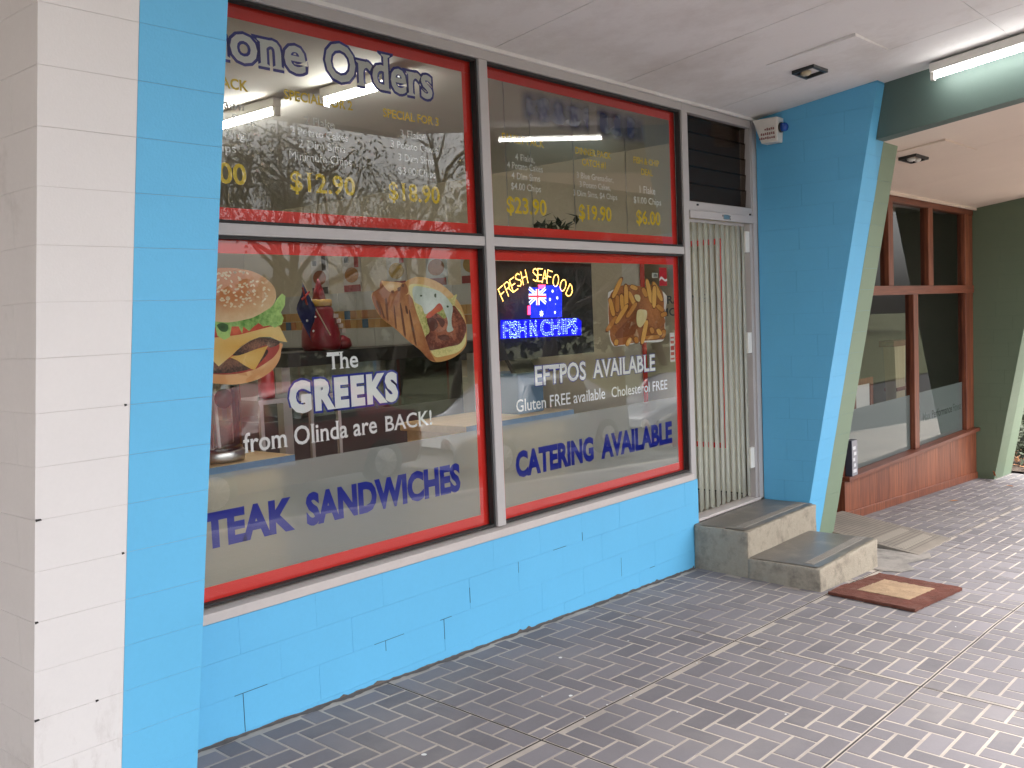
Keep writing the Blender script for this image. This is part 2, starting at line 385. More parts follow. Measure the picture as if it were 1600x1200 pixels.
WRAP = {'pita':[(3.146,1.884),(3.174,1.882),(3.245,1.878),(3.293,1.873),(3.33,1.889),(3.381,1.902),(3.443,1.9),(3.513,1.884),(3.583,1.852),(3.647,1.805),(3.698,1.747),(3.727,1.675),(3.73,1.608),(3.719,1.541),(3.654,1.497),(3.572,1.473),(3.492,1.469),(3.442,1.486),(3.388,1.534),(3.31,1.584),(3.23,1.645),(3.139,1.705),(3.102,1.754),(3.083,1.806),(3.093,1.828),(3.137,1.849)],'greens':[(3.328,1.857),(3.416,1.866),(3.516,1.838),(3.606,1.791),(3.668,1.814),(3.65,1.757),(3.702,1.714),(3.724,1.617),(3.713,1.551),(3.655,1.511),(3.56,1.497),(3.488,1.497),(3.446,1.55),(3.411,1.593),(3.395,1.639),(3.368,1.704),(3.359,1.758)],'meat':[(3.443,1.702),(3.515,1.718),(3.572,1.689),(3.63,1.753),(3.669,1.733),(3.726,1.656),(3.716,1.599),(3.671,1.553),(3.589,1.543),(3.497,1.533),(3.445,1.536),(3.424,1.597),(3.457,1.628)],'meat_dark1':[(3.507,1.695),(3.552,1.689),(3.571,1.67),(3.549,1.643),(3.525,1.671)],'meat_dark2':[(3.514,1.602),(3.58,1.604),(3.599,1.58),(3.539,1.578)],'meat_dark3':[(3.449,1.692),(3.5,1.691),(3.517,1.653),(3.477,1.627),(3.447,1.66)],'tomato':[(3.437,1.706),(3.525,1.771),(3.559,1.74),(3.509,1.718),(3.462,1.696)],'yoghurt':[(3.352,1.839),(3.378,1.857),(3.453,1.848),(3.529,1.834),(3.58,1.805),(3.611,1.777),(3.633,1.744),(3.619,1.687),(3.62,1.65),(3.629,1.628),(3.594,1.618),(3.579,1.632),(3.591,1.669),(3.574,1.717),(3.538,1.769),(3.484,1.737),(3.431,1.716),(3.409,1.757),(3.36,1.781)],'herb1':[(3.403,1.812),(3.415,1.812),(3.415,1.805),(3.402,1.805)],'herb2':[(3.502,1.815),(3.515,1.818),(3.514,1.799),(3.502,1.802)],'herb3':[(3.587,1.756),(3.602,1.754),(3.599,1.745),(3.588,1.747)],'front':[(3.137,1.849),(3.188,1.827),(3.258,1.804),(3.326,1.817),(3.349,1.794),(3.369,1.731),(3.402,1.657),(3.429,1.583),(3.457,1.517),(3.492,1.469),(3.442,1.486),(3.388,1.534),(3.31,1.584),(3.23,1.645),(3.139,1.705),(3.102,1.754),(3.083,1.806),(3.093,1.828)],'cap':[(3.146,1.884),(3.174,1.882),(3.245,1.878),(3.281,1.871),(3.305,1.871),(3.32,1.826),(3.258,1.802),(3.188,1.825),(3.137,1.849)],'cap_light':[(3.148,1.882),(3.174,1.881),(3.245,1.877),(3.28,1.87),(3.255,1.844),(3.23,1.831),(3.195,1.831),(3.167,1.853)],'m1':[(3.107,1.784),(3.119,1.784),(3.138,1.727),(3.129,1.723)],'m2':[(3.166,1.792),(3.179,1.788),(3.182,1.691),(3.17,1.709)],'m3':[(3.219,1.756),(3.226,1.756),(3.233,1.658),(3.222,1.663)],'m4':[(3.261,1.76),(3.271,1.76),(3.291,1.62),(3.276,1.626)],'m5':[(3.294,1.757),(3.306,1.757),(3.313,1.723),(3.301,1.723)],'m6':[(3.249,1.847),(3.27,1.853),(3.267,1.835),(3.254,1.832)],'m7':[(3.28,1.864),(3.295,1.866),(3.291,1.853),(3.281,1.853)],'m8':[(3.206,1.834),(3.224,1.836),(3.222,1.822),(3.209,1.825)],'m9':[(3.319,1.723),(3.329,1.723),(3.359,1.577),(3.347,1.577)],'m10':[(3.127,1.78),(3.135,1.767),(3.157,1.709),(3.146,1.71)]}
CHIPBOX = {'tray':[(5.03,1.8),(5.053,1.819),(5.178,1.834),(5.682,1.81),(5.694,1.663),(5.676,1.522),(5.633,1.475),(5.408,1.48),(5.13,1.468),(5.06,1.481),(5.029,1.548),(5.024,1.699)],'fill':[(5.042,1.779),(5.179,1.854),(5.354,1.854),(5.467,1.843),(5.565,1.864),(5.672,1.804),(5.679,1.663),(5.675,1.506),(5.604,1.49),(5.408,1.488),(5.13,1.475),(5.061,1.496),(5.034,1.573)],'fish1':[(5.371,1.828),(5.446,1.811),(5.52,1.752),(5.614,1.676),(5.682,1.631),(5.68,1.593),(5.628,1.562),(5.51,1.587),(5.435,1.627),(5.382,1.691),(5.367,1.77)],'fish2':[(5.09,1.546),(5.136,1.58),(5.248,1.632),(5.362,1.671),(5.417,1.649),(5.435,1.616),(5.356,1.572),(5.298,1.537),(5.178,1.522),(5.106,1.522)],'lemon1':[(5.354,1.692),(5.42,1.696),(5.463,1.684),(5.455,1.637),(5.425,1.606),(5.385,1.581),(5.348,1.593),(5.336,1.635)],'lemon2':[(5.322,1.792),(5.369,1.794),(5.391,1.775),(5.376,1.749),(5.339,1.76)]}
CHIPS = [[(5.155,1.894),(5.07,1.793),(5.103,1.784),(5.189,1.886)],[(5.209,1.844),(5.206,1.716),(5.245,1.715),(5.247,1.844)],[(5.25,1.803),(5.31,1.725),(5.346,1.733),(5.285,1.812)],[(5.321,1.74),(5.225,1.665),(5.256,1.652),(5.353,1.728)],[(5.21,1.727),(5.097,1.632),(5.128,1.62),(5.242,1.715)],[(5.112,1.784),(5.107,1.697),(5.144,1.697),(5.149,1.783)],[(5.032,1.762),(5.062,1.671),(5.098,1.675),(5.068,1.766)],[(5.09,1.658),(4.998,1.585),(5.028,1.573),(5.12,1.646)],[(5.459,1.878),(5.5,1.75),(5.54,1.754),(5.499,1.882)],[(5.543,1.838),(5.532,1.72),(5.573,1.719),(5.585,1.837)],[(5.546,1.859),(5.63,1.757),(5.668,1.766),(5.584,1.869)],[(5.583,1.711),(5.651,1.677),(5.679,1.694),(5.611,1.727)],[(5.649,1.642),(5.71,1.652),(5.698,1.674),(5.637,1.664)],[(5.434,1.613),(5.379,1.489),(5.418,1.483),(5.473,1.608)],[(5.449,1.499),(5.596,1.498),(5.594,1.52),(5.447,1.521)],[(5.243,1.519),(5.204,1.479),(5.237,1.468),(5.277,1.507)],[(5.305,1.514),(5.313,1.483),(5.352,1.485),(5.344,1.516)],[(5.087,1.512),(5.077,1.482),(5.113,1.477),(5.124,1.507)],[(5.646,1.552),(5.634,1.509),(5.676,1.504),(5.688,1.547)],[(5.28,1.839),(5.344,1.823),(5.361,1.843),(5.296,1.859)],[(5.409,1.828),(5.445,1.781),(5.482,1.789),(5.446,1.837)],[(5.157,1.787),(5.169,1.695),(5.207,1.696),(5.194,1.789)],[(5.49,1.569),(5.508,1.536),(5.547,1.542),(5.529,1.574)],[(5.57,1.552),(5.608,1.518),(5.644,1.53),(5.605,1.564)]]
LED = {'field':[(4.339,1.85),(4.487,1.849),(4.502,1.862),(4.616,1.861),(4.651,1.835),(4.641,1.669),(4.345,1.673),(4.346,1.789)],'jackw1':[(4.336,1.796),(4.495,1.812),(4.496,1.788),(4.339,1.785)],'band':[(4.08,1.669),(4.798,1.66),(4.835,1.64),(4.829,1.553),(4.073,1.563)],'red1':[(4.425,1.865),(4.495,1.865),(4.48,1.843),(4.431,1.843)],'red2':[(4.323,1.744),(4.346,1.744),(4.343,1.692),(4.319,1.693)],'panel':[(4.069,1.996),(4.957,1.992),(4.965,1.439),(4.069,1.446)]}
LEDLET = [('F',4.111,1.819,-30),('R',4.161,1.846,-28),('E',4.208,1.867,-25),('S',4.252,1.893,-20),('H',4.306,1.908,-15),('S',4.405,1.923,0),('E',4.45,1.922,2),('A',4.491,1.913,5),('F',4.537,1.911,12),('O',4.593,1.891,22),('O',4.662,1.863,32),('D',4.728,1.826,38)]
LEDSTAR = [(4.557,1.827,0.012),(4.529,1.778,0.012),(4.599,1.786,0.012),(4.58,1.749,0.004),(4.572,1.7,0.011),(4.443,1.696,0.022)]
LEDJACK = [((4.342,1.846),(4.492,1.757)),((4.494,1.845),(4.34,1.757)),((4.417,1.839),(4.415,1.747)),((4.336,1.798),(4.494,1.796))]

# ================================================================== THE GROUND
XS = [-14, -6, -2, 0, 1, 2, 3, 4, 5, 5.9, 7, 8, 9, 10, 11, 12, 13, 14, 16, 20, 28, 40]
def sheet(name, ys, zf, mat, parent=None, xs=XS):
    v = [(x, y, zf(x, y)) for y in ys for x in xs]; n = len(xs)
    f = [(j*n+i, j*n+i+1, (j+1)*n+i+1, (j+1)*n+i) for j in range(len(ys)-1) for i in range(n-1)]
    return mesh(name, v, f, mat, parent)
gnd = sheet('ground', [-300, -60, -14.3], lambda x, y: gx(x)-.30 + (0 if y > -20 else .01*(-20-y)*.3), paint('dry_grass_ground', (.10, .105, .05), .95, .3, .6, 12, .5, .02), xs=[-300, -60]+XS+[80, 300])
tag(gnd, None, None, kind='structure')
road = sheet('road', [-14.3, -9, -4.78], lambda x, y: gx(x)-.30+.02*(-4.78-y)*(-.3), asph, xs=[-300, -60]+XS+[80, 300]); tag(road, None, None, kind='structure')
kerb = mesh('kerb', [(x, y, z) for x in XS for y, z in ((-4.60, gz(x, -4.6)+.001), (-4.74, gz(x, -4.6)-.004), (-4.78, gx(x)-.33))],
            [(i*3+k, i*3+k+1, i*3+k+4, i*3+k+3) for i in range(len(XS)-1) for k in (0, 1)], kerbm); tag(kerb, None, None, kind='structure')
path = sheet('footpath', [-4.6, -2, 0, .25], lambda x, y: gz(x, y)-.0016, mortar); tag(path, None, None, kind='structure')
garden = mesh('garden_bed', [(13.25, .5, gz(13, 0)+.03), (40, .5, gz(40, 0)+.03), (40, -2.2, gz(40, -2.2)+.03), (13.25, -1.0, gz(13.25, -1)+.03)], [(0, 1, 2, 3)], soil)
tag(garden, None, None, kind='structure')

# herringbone pavers (module 105 mm) cut by the slab joints
MOD = .105; G = .0060
JX = [-3.64, -1.98, -.32, 1.34, 2.985, 4.645, 6.305, 7.965, 9.625, 11.285, 12.945, 14.6]
JY = [-4.6, -3.88, -2.92, -1.955, -.975, -.035]
cminv = cm.inverted()
def proj(p):
    c = cminv @ Vector(p)
    if c.z > -.1: return None
    return (512+c.x/-c.z*1517.166*.64, 384-c.y/-c.z*1517.166*.64, -c.z)
cells = []
for ix in range(-6, 128):
    for iy in range(-44, 2):
        k = (ix+iy) % 4
        if k == 0: x0, y0, lx, ly = ix*MOD, iy*MOD, 2*MOD, MOD
        elif k == 2: x0, y0, lx, ly = ix*MOD, iy*MOD, MOD, 2*MOD
        else: continue
        x0 += .045; y0 -= .06
        xs = [x0]+[j for j in JX if x0 < j < x0+lx]+[x0+lx]; ys = [y0]+[j for j in JY if y0 < j < y0+ly]+[y0+ly]
        for a in range(len(xs)-1):
            for b in range(len(ys)-1):
                if ys[b+1] > JY[-1]+.001 or ys[b] < -4.6: continue
                ax, bx, ay, by = xs[a]+G, xs[a+1]-G, ys[b]+G, ys[b+1]-G
                if xs[a] in JX: ax += .003
                if xs[a+1] in JX: bx -= .003
                if ys[b] in JY: ay += .003
                if ys[b+1] in JY: by -= .003
                if bx-ax < .02 or by-ay < .02: continue
                cells.append((ax, bx, ay, by))
def paver_mesh(lx, ly):
    x, y, c = lx/2, ly/2, .0015
    v = [(-x, -y, -.006), (x, -y, -.006), (x, y, -.006), (-x, y, -.006), (-x+c, -y+c, 0), (x-c, -y+c, 0), (x-c, y-c, 0), (-x+c, y-c, 0)]
    return v, [(4, 5, 6, 7), (0, 1, 5, 4), (1, 2, 6, 5), (2, 3, 7, 6), (3, 0, 4, 7)]
def inview(c):
    p = proj(((c[0]+c[1])/2, (c[2]+c[3])/2, gz(c[0], c[2])))
    return p and -20 < p[0] < 1044 and 0 < p[1] < 790
def hidden(c):
    x, y = (c[0]+c[1])/2, (c[2]+c[3])/2
    return (5.9 < x < 6.85 and y > -.93) or (6.95 < x < 7.55 and y > -.3) or (1.2 < x < 1.8 and y > -.35) or (x < 1.75 and y > -1.2)
seen = [c for c in cells if inview(c) and not hidden(c)]
seen.sort(key=lambda c: -((c[1]-c[0])*(c[3]-c[2])/((Vector(((c[0]+c[1])/2, (c[2]+c[3])/2, 0))-CAM).length**3)))
near = set(seen[:300]); pm = {}
rest_v = []; rest_f = []
for c in cells:
    cx, cy = (c[0]+c[1])/2, (c[2]+c[3])/2
    sl = .032 if cx < 5.9 else .055
    rot = Matrix.Rotation(math.atan(.035), 4, 'X') @ Matrix.Rotation(math.atan(sl), 4, 'Y')
    up = random.uniform(-.0004, .0006)
    if c in near:
        key = (round(c[1]-c[0], 4), round(c[3]-c[2], 4))
        if key not in pm:
            me = bpy.data.meshes.new('brick'); v, f = paver_mesh(*key); me.from_pydata(v, [], f); me.materials.append(paver); pm[key] = me
        o = bpy.data.objects.new('brick', pm[key]); o.matrix_world = Matrix.Translation((cx, cy, gz(cx, cy)+up)) @ rot
        COL.objects.link(o); o.parent = path
    elif not hidden(c):
        v, f = paver_mesh(c[1]-c[0], c[3]-c[2]); k = len(rest_v)
        mt = Matrix.Translation((cx, cy, gz(cx, cy)+up)) @ rot
        rest_v += [mt @ Vector(p) for p in v]; rest_f += [tuple(i+k for i in q) for q in f]
o = mesh('far_bricks', rest_v, rest_f, paver2, path); o['kind'] = 'stuff'
jl = []
v = []; f = []
def strip(p, q, wd):
    p = Vector(p); q = Vector(q); n = Vector((-(q-p).y, (q-p).x, 0)).normalized()*wd/2
    seg = 90; k0 = len(v)
    for i in range(seg+1):
        a = p.lerp(q, i/seg); j = random.uniform(-.0015, .0015)
        for s in (-1, 1):
            b = a+n*(s+j*60*.0); v.append((b.x+j, b.y+j, gz(b.x, b.y)-.0009))
    for i in range(seg): f.append((k0+2*i, k0+2*i+1, k0+2*i+3, k0+2*i+2))
for x in JX[1:]: strip((x, -4.6, 0), (x, 0, 0), .008)
for y in JY[1:-1]: strip((-2, y, 0), (14.5, y, 0), .008)
mesh('slab_joint', v, f, jointd, path)
# grime gathered along the foot of the shop wall
gv = []; gf = []; nG = 160
for i in range(nG+1):
    x = 1.79+(5.86-1.79)*i/nG; wd_ = .010+.022*abs(math.sin(i*.37)*math.sin(i*.11+1))+random.uniform(0, .010); hh = .003+random.uniform(0, .006)+(.010 if random.random() < .06 else 0)
    gv += [(x, -.0132-wd_, gz(x, -.03)+.0006), (x, -.0134, gz(x, -.013)+.0012), (x, -.0134, gz(x, -.013)+hh)]
for i in range(nG):
    for k in (0, 1): gf.append((i*3+k, i*3+3+k, i*3+4+k, i*3+1+k))
o = mesh('wall_foot_grime', gv, gf, paint('grime', (.12, .10, .09), .95, .4, 14, 60, .6, .004), path); o['kind'] = 'stuff'
# trodden gum spots and cigarette-end specks
gum = [(3.80, -.436), (3.434, -.784), (2.564, -.718), (4.2, -1.0), (3.6, -1.25), (4.9, -1.55), (3.9, -1.62), (5.4, -1.3), (4.25, -.55), (3.05, -1.5), (3.28, -.98), (3.46, -.97), (3.62, -.99), (4.65, -1.25), (5.7, -1.8), (3.34, -.69)]
v = []; f = []
for i, (x, y) in enumerate(gum):
    r = .013 if i < 3 else random.uniform(.004, .008); k = len(v)
    for a in range(7):
        q = 2*math.pi*a/7; rr = r*random.uniform(.75, 1.15); px, py = x+rr*math.cos(q), y+rr*math.sin(q)*.8
        v.append((px, py, gz(px, py)+.0035))
    f.append(tuple(range(k, k+7)))
o = mesh('gum_spots', v, f, plain('gum_white', (.7, .69, .67), .6), path); o['kind'] = 'stuff'

# ================================================================== WING WALLS
def yf(z): return -.343-.1843*z
def wing(x0, x1, ml, mr, jl_, label, zb, ztop, yb=-.004, chips_=(), side=None):
    t = thing('wing_wall', label, 'wall', 'leaning wing walls between the shops', (x0, yb, zb))
    t_inv = Matrix.Translation((-x0, -yb, -zb))
    core = [(x0+.002, yf(zb-.1)+.002, zb-.1), (x1-.002, yf(zb-.1)+.002, zb-.1), (x1-.002, yb, zb-.1), (x0+.002, yb, zb-.1),
            (x0+.002, yf(ztop)+.002, ztop), (x1-.002, yf(ztop)+.002, ztop), (x1-.002, yb, ztop), (x0+.002, yb, ztop)]
    c = hexa('mortar_core', [t_inv @ Vector(p) for p in core], jl_, t)
    xm = (x0+x1)/2; k = int(math.floor((zb-.02)/.16)); g = .0004
    while .02+.16*k < ztop:
        za, zc = max(zb-.05, .02+.16*k+g), min(ztop, .02+.16*(k+1)-g)
        if zc-za > .02:
            for (a, b, m) in ((x0, xm, ml), (xm, x1, mr)):
                dx = random.uniform(-.0006, .0006)
                e0 = a+(.0008 if a == xm else 0); e1 = b-(.0008 if b == xm else 0)
                # side courses are broken by one upright joint
                ym = yf(.5*(za+zc))*(.45 if k % 2 else .78)
                for (ya, yc, fr) in ((None, ym-.0005, True), (ym+.0005, yb, False)):
                    V = []
                    for z in (za, zc):
                        y0 = yf(z)+dx if fr else ya
                        V += [(e0, y0, z), (e1, y0, z), (e1, yc, z), (e0, yc, z)]
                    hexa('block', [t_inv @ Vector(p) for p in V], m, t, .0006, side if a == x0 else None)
        k += 1
    for (cx_, kk, ln) in chips_:
        z_ = .02+.16*kk; q = yf(z_)
        hexa('paint_chip', [t_inv @ Vector(p) for p in ((cx_, q-.0016, z_-.004), (cx_+ln, q-.0016, z_-.002), (cx_+ln, q+.01, z_-.002), (cx_, q+.01, z_-.004), (cx_-.001, q-.0022, z_+.004), (cx_+ln*.8, q-.0018, z_+.003), (cx_+ln*.8, q+.01, z_+.003), (cx_-.001, q+.01, z_+.004))], dark, t)
    return t
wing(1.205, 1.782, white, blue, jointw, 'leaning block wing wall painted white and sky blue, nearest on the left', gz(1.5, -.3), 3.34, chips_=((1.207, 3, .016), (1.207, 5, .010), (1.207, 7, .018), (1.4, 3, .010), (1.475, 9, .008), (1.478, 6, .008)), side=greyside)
wing(6.965, 7.55, blue, lgreen, joint, 'leaning wing wall, sky blue and sage green, between the steps and ramp', gz(7.2, -.3), 3.24)
wing(12.42, 13.2, green, lgreen, jointg, 'far leaning wing wall all in green, past the timber shopfront', gz(12.8, -.3), 2.90)

# ================================================================== CANOPIES
def slab(name, x0, x1, y0, y1, zf, t, mat, parent, off=0):
    return hexa(name, [(x0, y0, zf(y0)+off), (x1, y0, zf(y0)+off), (x1, y1, zf(y1)+off), (x0, y1, zf(y1)+off), (x0, y0, zf(y0)+off+t), (x1, y0, zf(y0)+off+t), (x1, y1, zf(y1)+off+t), (x0, y1, zf(y1)+off+t)], mat, parent)
roofm = paint('roof_sheet', (.4, .4, .4), .6)
YE = -4.0; YE2 = -3.1
can = thing('street_canopy', 'pale grey sheeted canopy sloping up over the takeaway shopfront', 'canopy')
slab('roof_deck', -8, 7.10, YE, .3, sz1, .16, roofm, can, .012)
xs = [-7.98+1.2*i for i in range(12)]
xs = [3.96+1.2*i for i in range(-10, 3)]
for i, x in enumerate(xs):
    x1 = min(x+1.2, 7.10)
    for (ya, yb_) in ((YE+.01, -1.80), (-1.80, -.002)):
        if abs(x-5.16) < .01 and ya < -1.79 - 1: pass
        slab('soffit_sheet', x+.003, x1-.003, ya+.0016, yb_-.0016, sz1, .009, soff, can, random.uniform(0, .0006))
hexa('edge_fascia', [(-8, YE-.03, sz1(YE)-.04), (7.13, YE-.03, sz1(YE)-.04), (7.13, YE, sz1(YE)-.04), (-8, YE, sz1(YE)-.04), (-8, YE-.03, sz1(YE)+.22), (7.13, YE-.03, sz1(YE)+.22), (7.13, YE, sz1(YE)+.22), (-8, YE, sz1(YE)+.22)], whitep, can)
box('quad_bead', 1.79, 6.964, -.022, -.003, 3.092, 3.112, soff, can)
# access hatch with one sagging, dark edge
def hatch(par, x0, x1, y0, y1, zf, mat, drop):
    a = lambda x, y, o: (x, y, zf(y)-o)
    hexa('access_hatch', [a(x0, y0, .005+drop), a(x1, y0, .005), a(x1, y1, .004), a(x0, y1, .004), a(x0, y0, .0008), a(x1, y0, .0008), a(x1, y1, .0008), a(x0, y1, .0008)], mat, par)
hatch(can, 5.80, 6.37, -1.24, -.67, sz1, soff, .016)
dl = thing('soffit_light_box', 'small dark square light box recessed in the pale canopy by the alarm', 'light fitting')
def lightbox(par, x0, x1, y0, y1, zf):
    h = lambda y, o: zf(y)-o
    for (a, b, c, d) in ((x0, x1, y0, y0+.018), (x0, x1, y1-.018, y1), (x0, x0+.018, y0+.018, y1-.018), (x1-.018, x1, y0+.018, y1-.018)):
        hexa('frame', [(a, c, h(c, .028)), (b, c, h(c, .028)), (b, d, h(d, .028)), (a, d, h(d, .028)), (a, c, h(c, .001)), (b, c, h(c, .001)), (b, d, h(d, .001)), (a, d, h(d, .001))], black, par)
    hexa('back_plate', [(x0, y0, h(y0, .006)), (x1, y0, h(y0, .006)), (x1, y1, h(y1, .006)), (x0, y1, h(y1, .006)), (x0, y0, h(y0, .001)), (x1, y0, h(y0, .001)), (x1, y1, h(y1, .001)), (x0, y1, h(y1, .001))], dark, par)
lightbox(dl, 6.08, 6.30, -.86, -.71, sz1)
lathe('globe', [(.02, 0), (.034, .01), (.036, .025), (.02, .034)], plain('aged_globe', (.5, .42, .28), .3), dl, 14, (6.16, -.77, sz1(-.77)-.042))

can2 = thing('lower_canopy', 'lower beige canopy with a dark green edge beam beyond the blue wing', 'canopy')
slab('roof_deck', 7.13, 13.6, YE2, .3, sz2, .12, roofm, can2, .012)
hexa('edge_beam', [(7.10, YE2, sz2(YE2)), (7.25, YE2, sz2(YE2)), (7.25, yf(2.86)-.002, sz2(-.87)), (7.10, yf(2.86)-.002, sz2(-.87)),
                   (7.10, YE2, sz1(YE2)+.1), (7.25, YE2, sz1(YE2)+.1), (7.25, yf(3.3)-.002, sz1(-.95)+.1), (7.10, yf(3.3)-.002, sz1(-.95)+.1)], beamg, can2)
xs2 = [7.252, 8.45, 9.65, 10.85, 12.05, 13.25, 13.6]
for a, b in zip(xs2, xs2[1:]):
    for (ya, yb_) in ((YE2, -1.8), (-1.8, -.02)):
        slab('soffit_sheet', a+.0016, b-.0016, ya+.0016, yb_-.0016, sz2, .009, soffb, can2, random.uniform(0, .0006))
hatch(can2, 7.75, 8.55, -1.15, -.70, sz2, soffb, .012)
box('quad_bead', 7.56, 12.41, -.085, -.06, 2.715, 2.745, soffb, can2)
dl2 = thing('soffit_light_box', 'open square light hole in the beige soffit above the ramp', 'light fitting')
lightbox(dl2, 7.98, 8.28, -.86, -.72, sz2)
lathe('globe', [(.012, 0), (.03, .01), (.034, .025), (.02, .034)], whitep, dl2, 14, (8.10, -.78, sz2(-.78)-.042))
lathe('globe', [(.012, 0), (.026, .01), (.03, .025), (.02, .034)], whitep, dl2, 14, (8.19, -.80, sz2(-.8)-.042))

def fluoro(label, x, y0, y1, zf, drop=.0, horiz='y', group='fluorescent lights under the canopy', tm=None):
    t = thing('fluorescent_light', label, 'light fitting', group)
    h = lambda y, o: zf(y)-o-drop
    W = .028 if tm else .04
    hexa('batten', [(x-W, y0, h(y0, .06)), (x+W, y0, h(y0, .06)), (x+W, y1, h(y1, .06)), (x-W, y1, h(y1, .06)), (x-W*1.1, y0, h(y0, .002)), (x+W*1.1, y0, h(y0, .002)), (x+W*1.1, y1, h(y1, .002)), (x-W*1.1, y1, h(y1, .002))], whitep, t, .006)
    tube('lit_tube', [(x, y0+.03, h(y0+.03, .085)), (x, y1-.03, h(y1-.03, .085))], .013 if tm else .017, tm or tube_m, t, 10)
    for y in (y0+.012, y1-.012):
        box('lamp_holder', x-.02, x+.02, y-.012, y+.012, h(y, .11), h(y, .06), whitep, t)
    return t
fluoro('lit fluorescent tube beside the dark green beam, upper right', 6.965, -2.53, -1.30, sz1, .012)

# ================================================================== THE SHOP BUILDING
b = thing('shop_building', 'takeaway shop with blue block base, cream interior and pale ceiling', 'building')
mesh('floor', [(1.78, .10, .185), (7.05, .10, .185), (7.05, 7, .185), (1.78, 7, .185)], [(0, 1, 2, 3)], floorm, b)
box('ceiling', 1.78, 7.05, .12, 7, 3.06, 3.12, ceilw, b)
box('back_wall', 1.6, 7.25, 7, 7.2, -.3, 3.2, cream, b)
box('side_wall', 1.55, 1.78, .0, 7, -.3, 3.3, cream, b)
pw = box('party_wall', 7.05, 7.45, .0, 7, -.5, 3.3, cream, b)
box('front_lintel', 1.79, 7.04, .06, .12, 3.04, 3.3, ceilw, b)
box('roof', 1.5, 7.3, .3, 7.2, 3.24, 3.3, roofm, b)
lb = thing('neighbour_building', 'white painted block shopfront left of the white wing wall', 'building')
box('wall', -10, 1.204, -.01, .25, -.3, 3.6, white, lb)
# block base under the window
zt = .495
bw = box('base_wall', 1.784, 5.944, -.0095, .10, -.3, .49, joint, b)
k = -2
while .165*k < zt-.01:
    z0, z1 = .165*k+.0004, min(zt-.002, .165*(k+1)-.0004)
    x = 1.6175 if k % 2 else 1.42
    while x < 5.94:
        a, c = max(1.785, x+.0003), min(5.943, x+.395-.0003)
        if c-a > .03: box('block', a, c, -.012+random.uniform(-.0007, .0007), .002, z0, z1, blue, bw, .0006)
        x += .395
    k += 1
crackm = plain('crack_shadow', (.03, .07, .11), .9)
# hairline cracks where paint has split along joints
cr = [(2.17, 2.33, .165), (2.93, 3.12, .165), (3.37, 3.45, .165), (4.30, 4.42, .33), (5.30, 5.36, .0)]
for q in [(a, c, -.0136, -.010, z-.0010, z+.0010) for a, c, z in cr]+[(x-.0009, x+.0009, -.0136, -.010, z0, z1) for x, z0, z1 in ((2.21, .0, .165), (3.0, .115, .165), (3.395, .06, .165), (3.5925, .20, .28), (3.9875, .27, .33), (4.58, .33, .38), (4.975, .02, .14))]:
    box('paint_crack', *q, crackm, bw)
# tiles on the party wall
tcol = [paint('tile_terracotta', (.42, .17, .065), .3, .12), paint('tile_sand', (.55, .33, .13), .3, .12), paint('tile_blue', (.07, .15, .24), .3, .12), paint('tile_amber', (.46, .24, .08), .3, .12)]
for r in range(2):
    for i in range(38):
        y = 2.6+i*.1
        m = tcol[2] if (i*3+r*5) % 7 == 0 else random.choice((tcol[0], tcol[1], tcol[3], tcol[1]))
        box('tile', 7.040, 7.0495, y+.003, y+.097, 1.628+r*.1+.003, 1.628+r*.1+.097, m, pw)
for i in range(14):
    y = 2.5+i*.3
    box('tile', 7.041, 7.0495, y+.003, y+.297, 1.83, 2.028, splash, pw)
    box('tile', 7.041, 7.0495, y+.003, y+.297, 1.43, 1.625, splash, pw)

# ================================================================== THE SHOP WINDOW
YG = .055
win = thing('shop_window', 'large four-pane shop window edged in red with menu lettering', 'window')
def fr(name, *a, m=alum, p=win): return box(name, *a, m, p, .003)
fr('mullion', 3.846, 3.912, -.004, .085, .553, 3.042)
fr('frame_upright', 1.786, 1.850, 0, .085, .553, 3.042)
fr('frame_upright', 5.882, 5.945, -.002, .085, .19, 3.096)
for a, c in ((1.852, 3.845), (3.913, 5.881)):
    fr('transom', a, c, .004, .085, 2.066, 2.116)
fr('head_rail', 1.786, 5.881, -.002, .085, 3.043, 3.098)
hexa('sill', [(1.786, -.022, .496), (5.881, -.022, .496), (5.881, .09, .496), (1.786, .09, .496), (1.786, -.022, .538), (5.881, -.022, .538), (5.881, .09, .552), (1.786, .09, .552)], alum2, win, .003)
def pane(x0, x1, z0, z1, gm=glass_m):
    o = mesh('glass_pane', bv(x0, x1, YG-.006, YG, z0, z1), BF, [gm, clear_m], win, mi=[1, 1, 0, 1, 1, 1])
    g = .012
    boxes('glazing_bead', [(x0, x0+g, .012, YG-.007, z0+g, z1-g), (x1-g, x1, .012, YG-.007, z0+g, z1-g), (x0, x1, .012, YG-.007, z0, z0+g), (x0, x1, .012, YG-.007, z1-g, z1)], gasket, o)
    t = .068; y = YG+.0035
    for (a, c, d, e) in ((x0, x1, z1-t, z1), (x0, x1, z0, z0+t), (x0, x0+t, z0+t+.0005, z1-t-.0005), (x1-t, x1, z0+t+.0005, z1-t-.0005)):
        box('red_border', a+.001, c-.001, y, y+.0006, d, e, red, o)
    return o
TL = pane(1.852, 3.844, 2.118, 3.042); BL = pane(1.852, 3.844, .556, 2.064)
TR = pane(3.914, 5.880, 2.118, 3.042); BR = pane(3.914, 5.880, .556, 2.064)
for p, lab in ((TL, 'upper left pane with phone orders heading and special prices'), (BL, 'lower left pane with burger and wrap pictures'), (TR, 'upper right pane with family and dinner pack prices'), (BR, 'lower right pane with fish and chips picture')): p['label'] = lab
for p, a, c in ((BL, 1.921, 3.775), (BR, 3.983, 5.811)):
    box('frosted_film', a, c, YG+.0040, YG+.0048, .625, 1.085, frost, p)
YT = YG+.0030
SP = .075
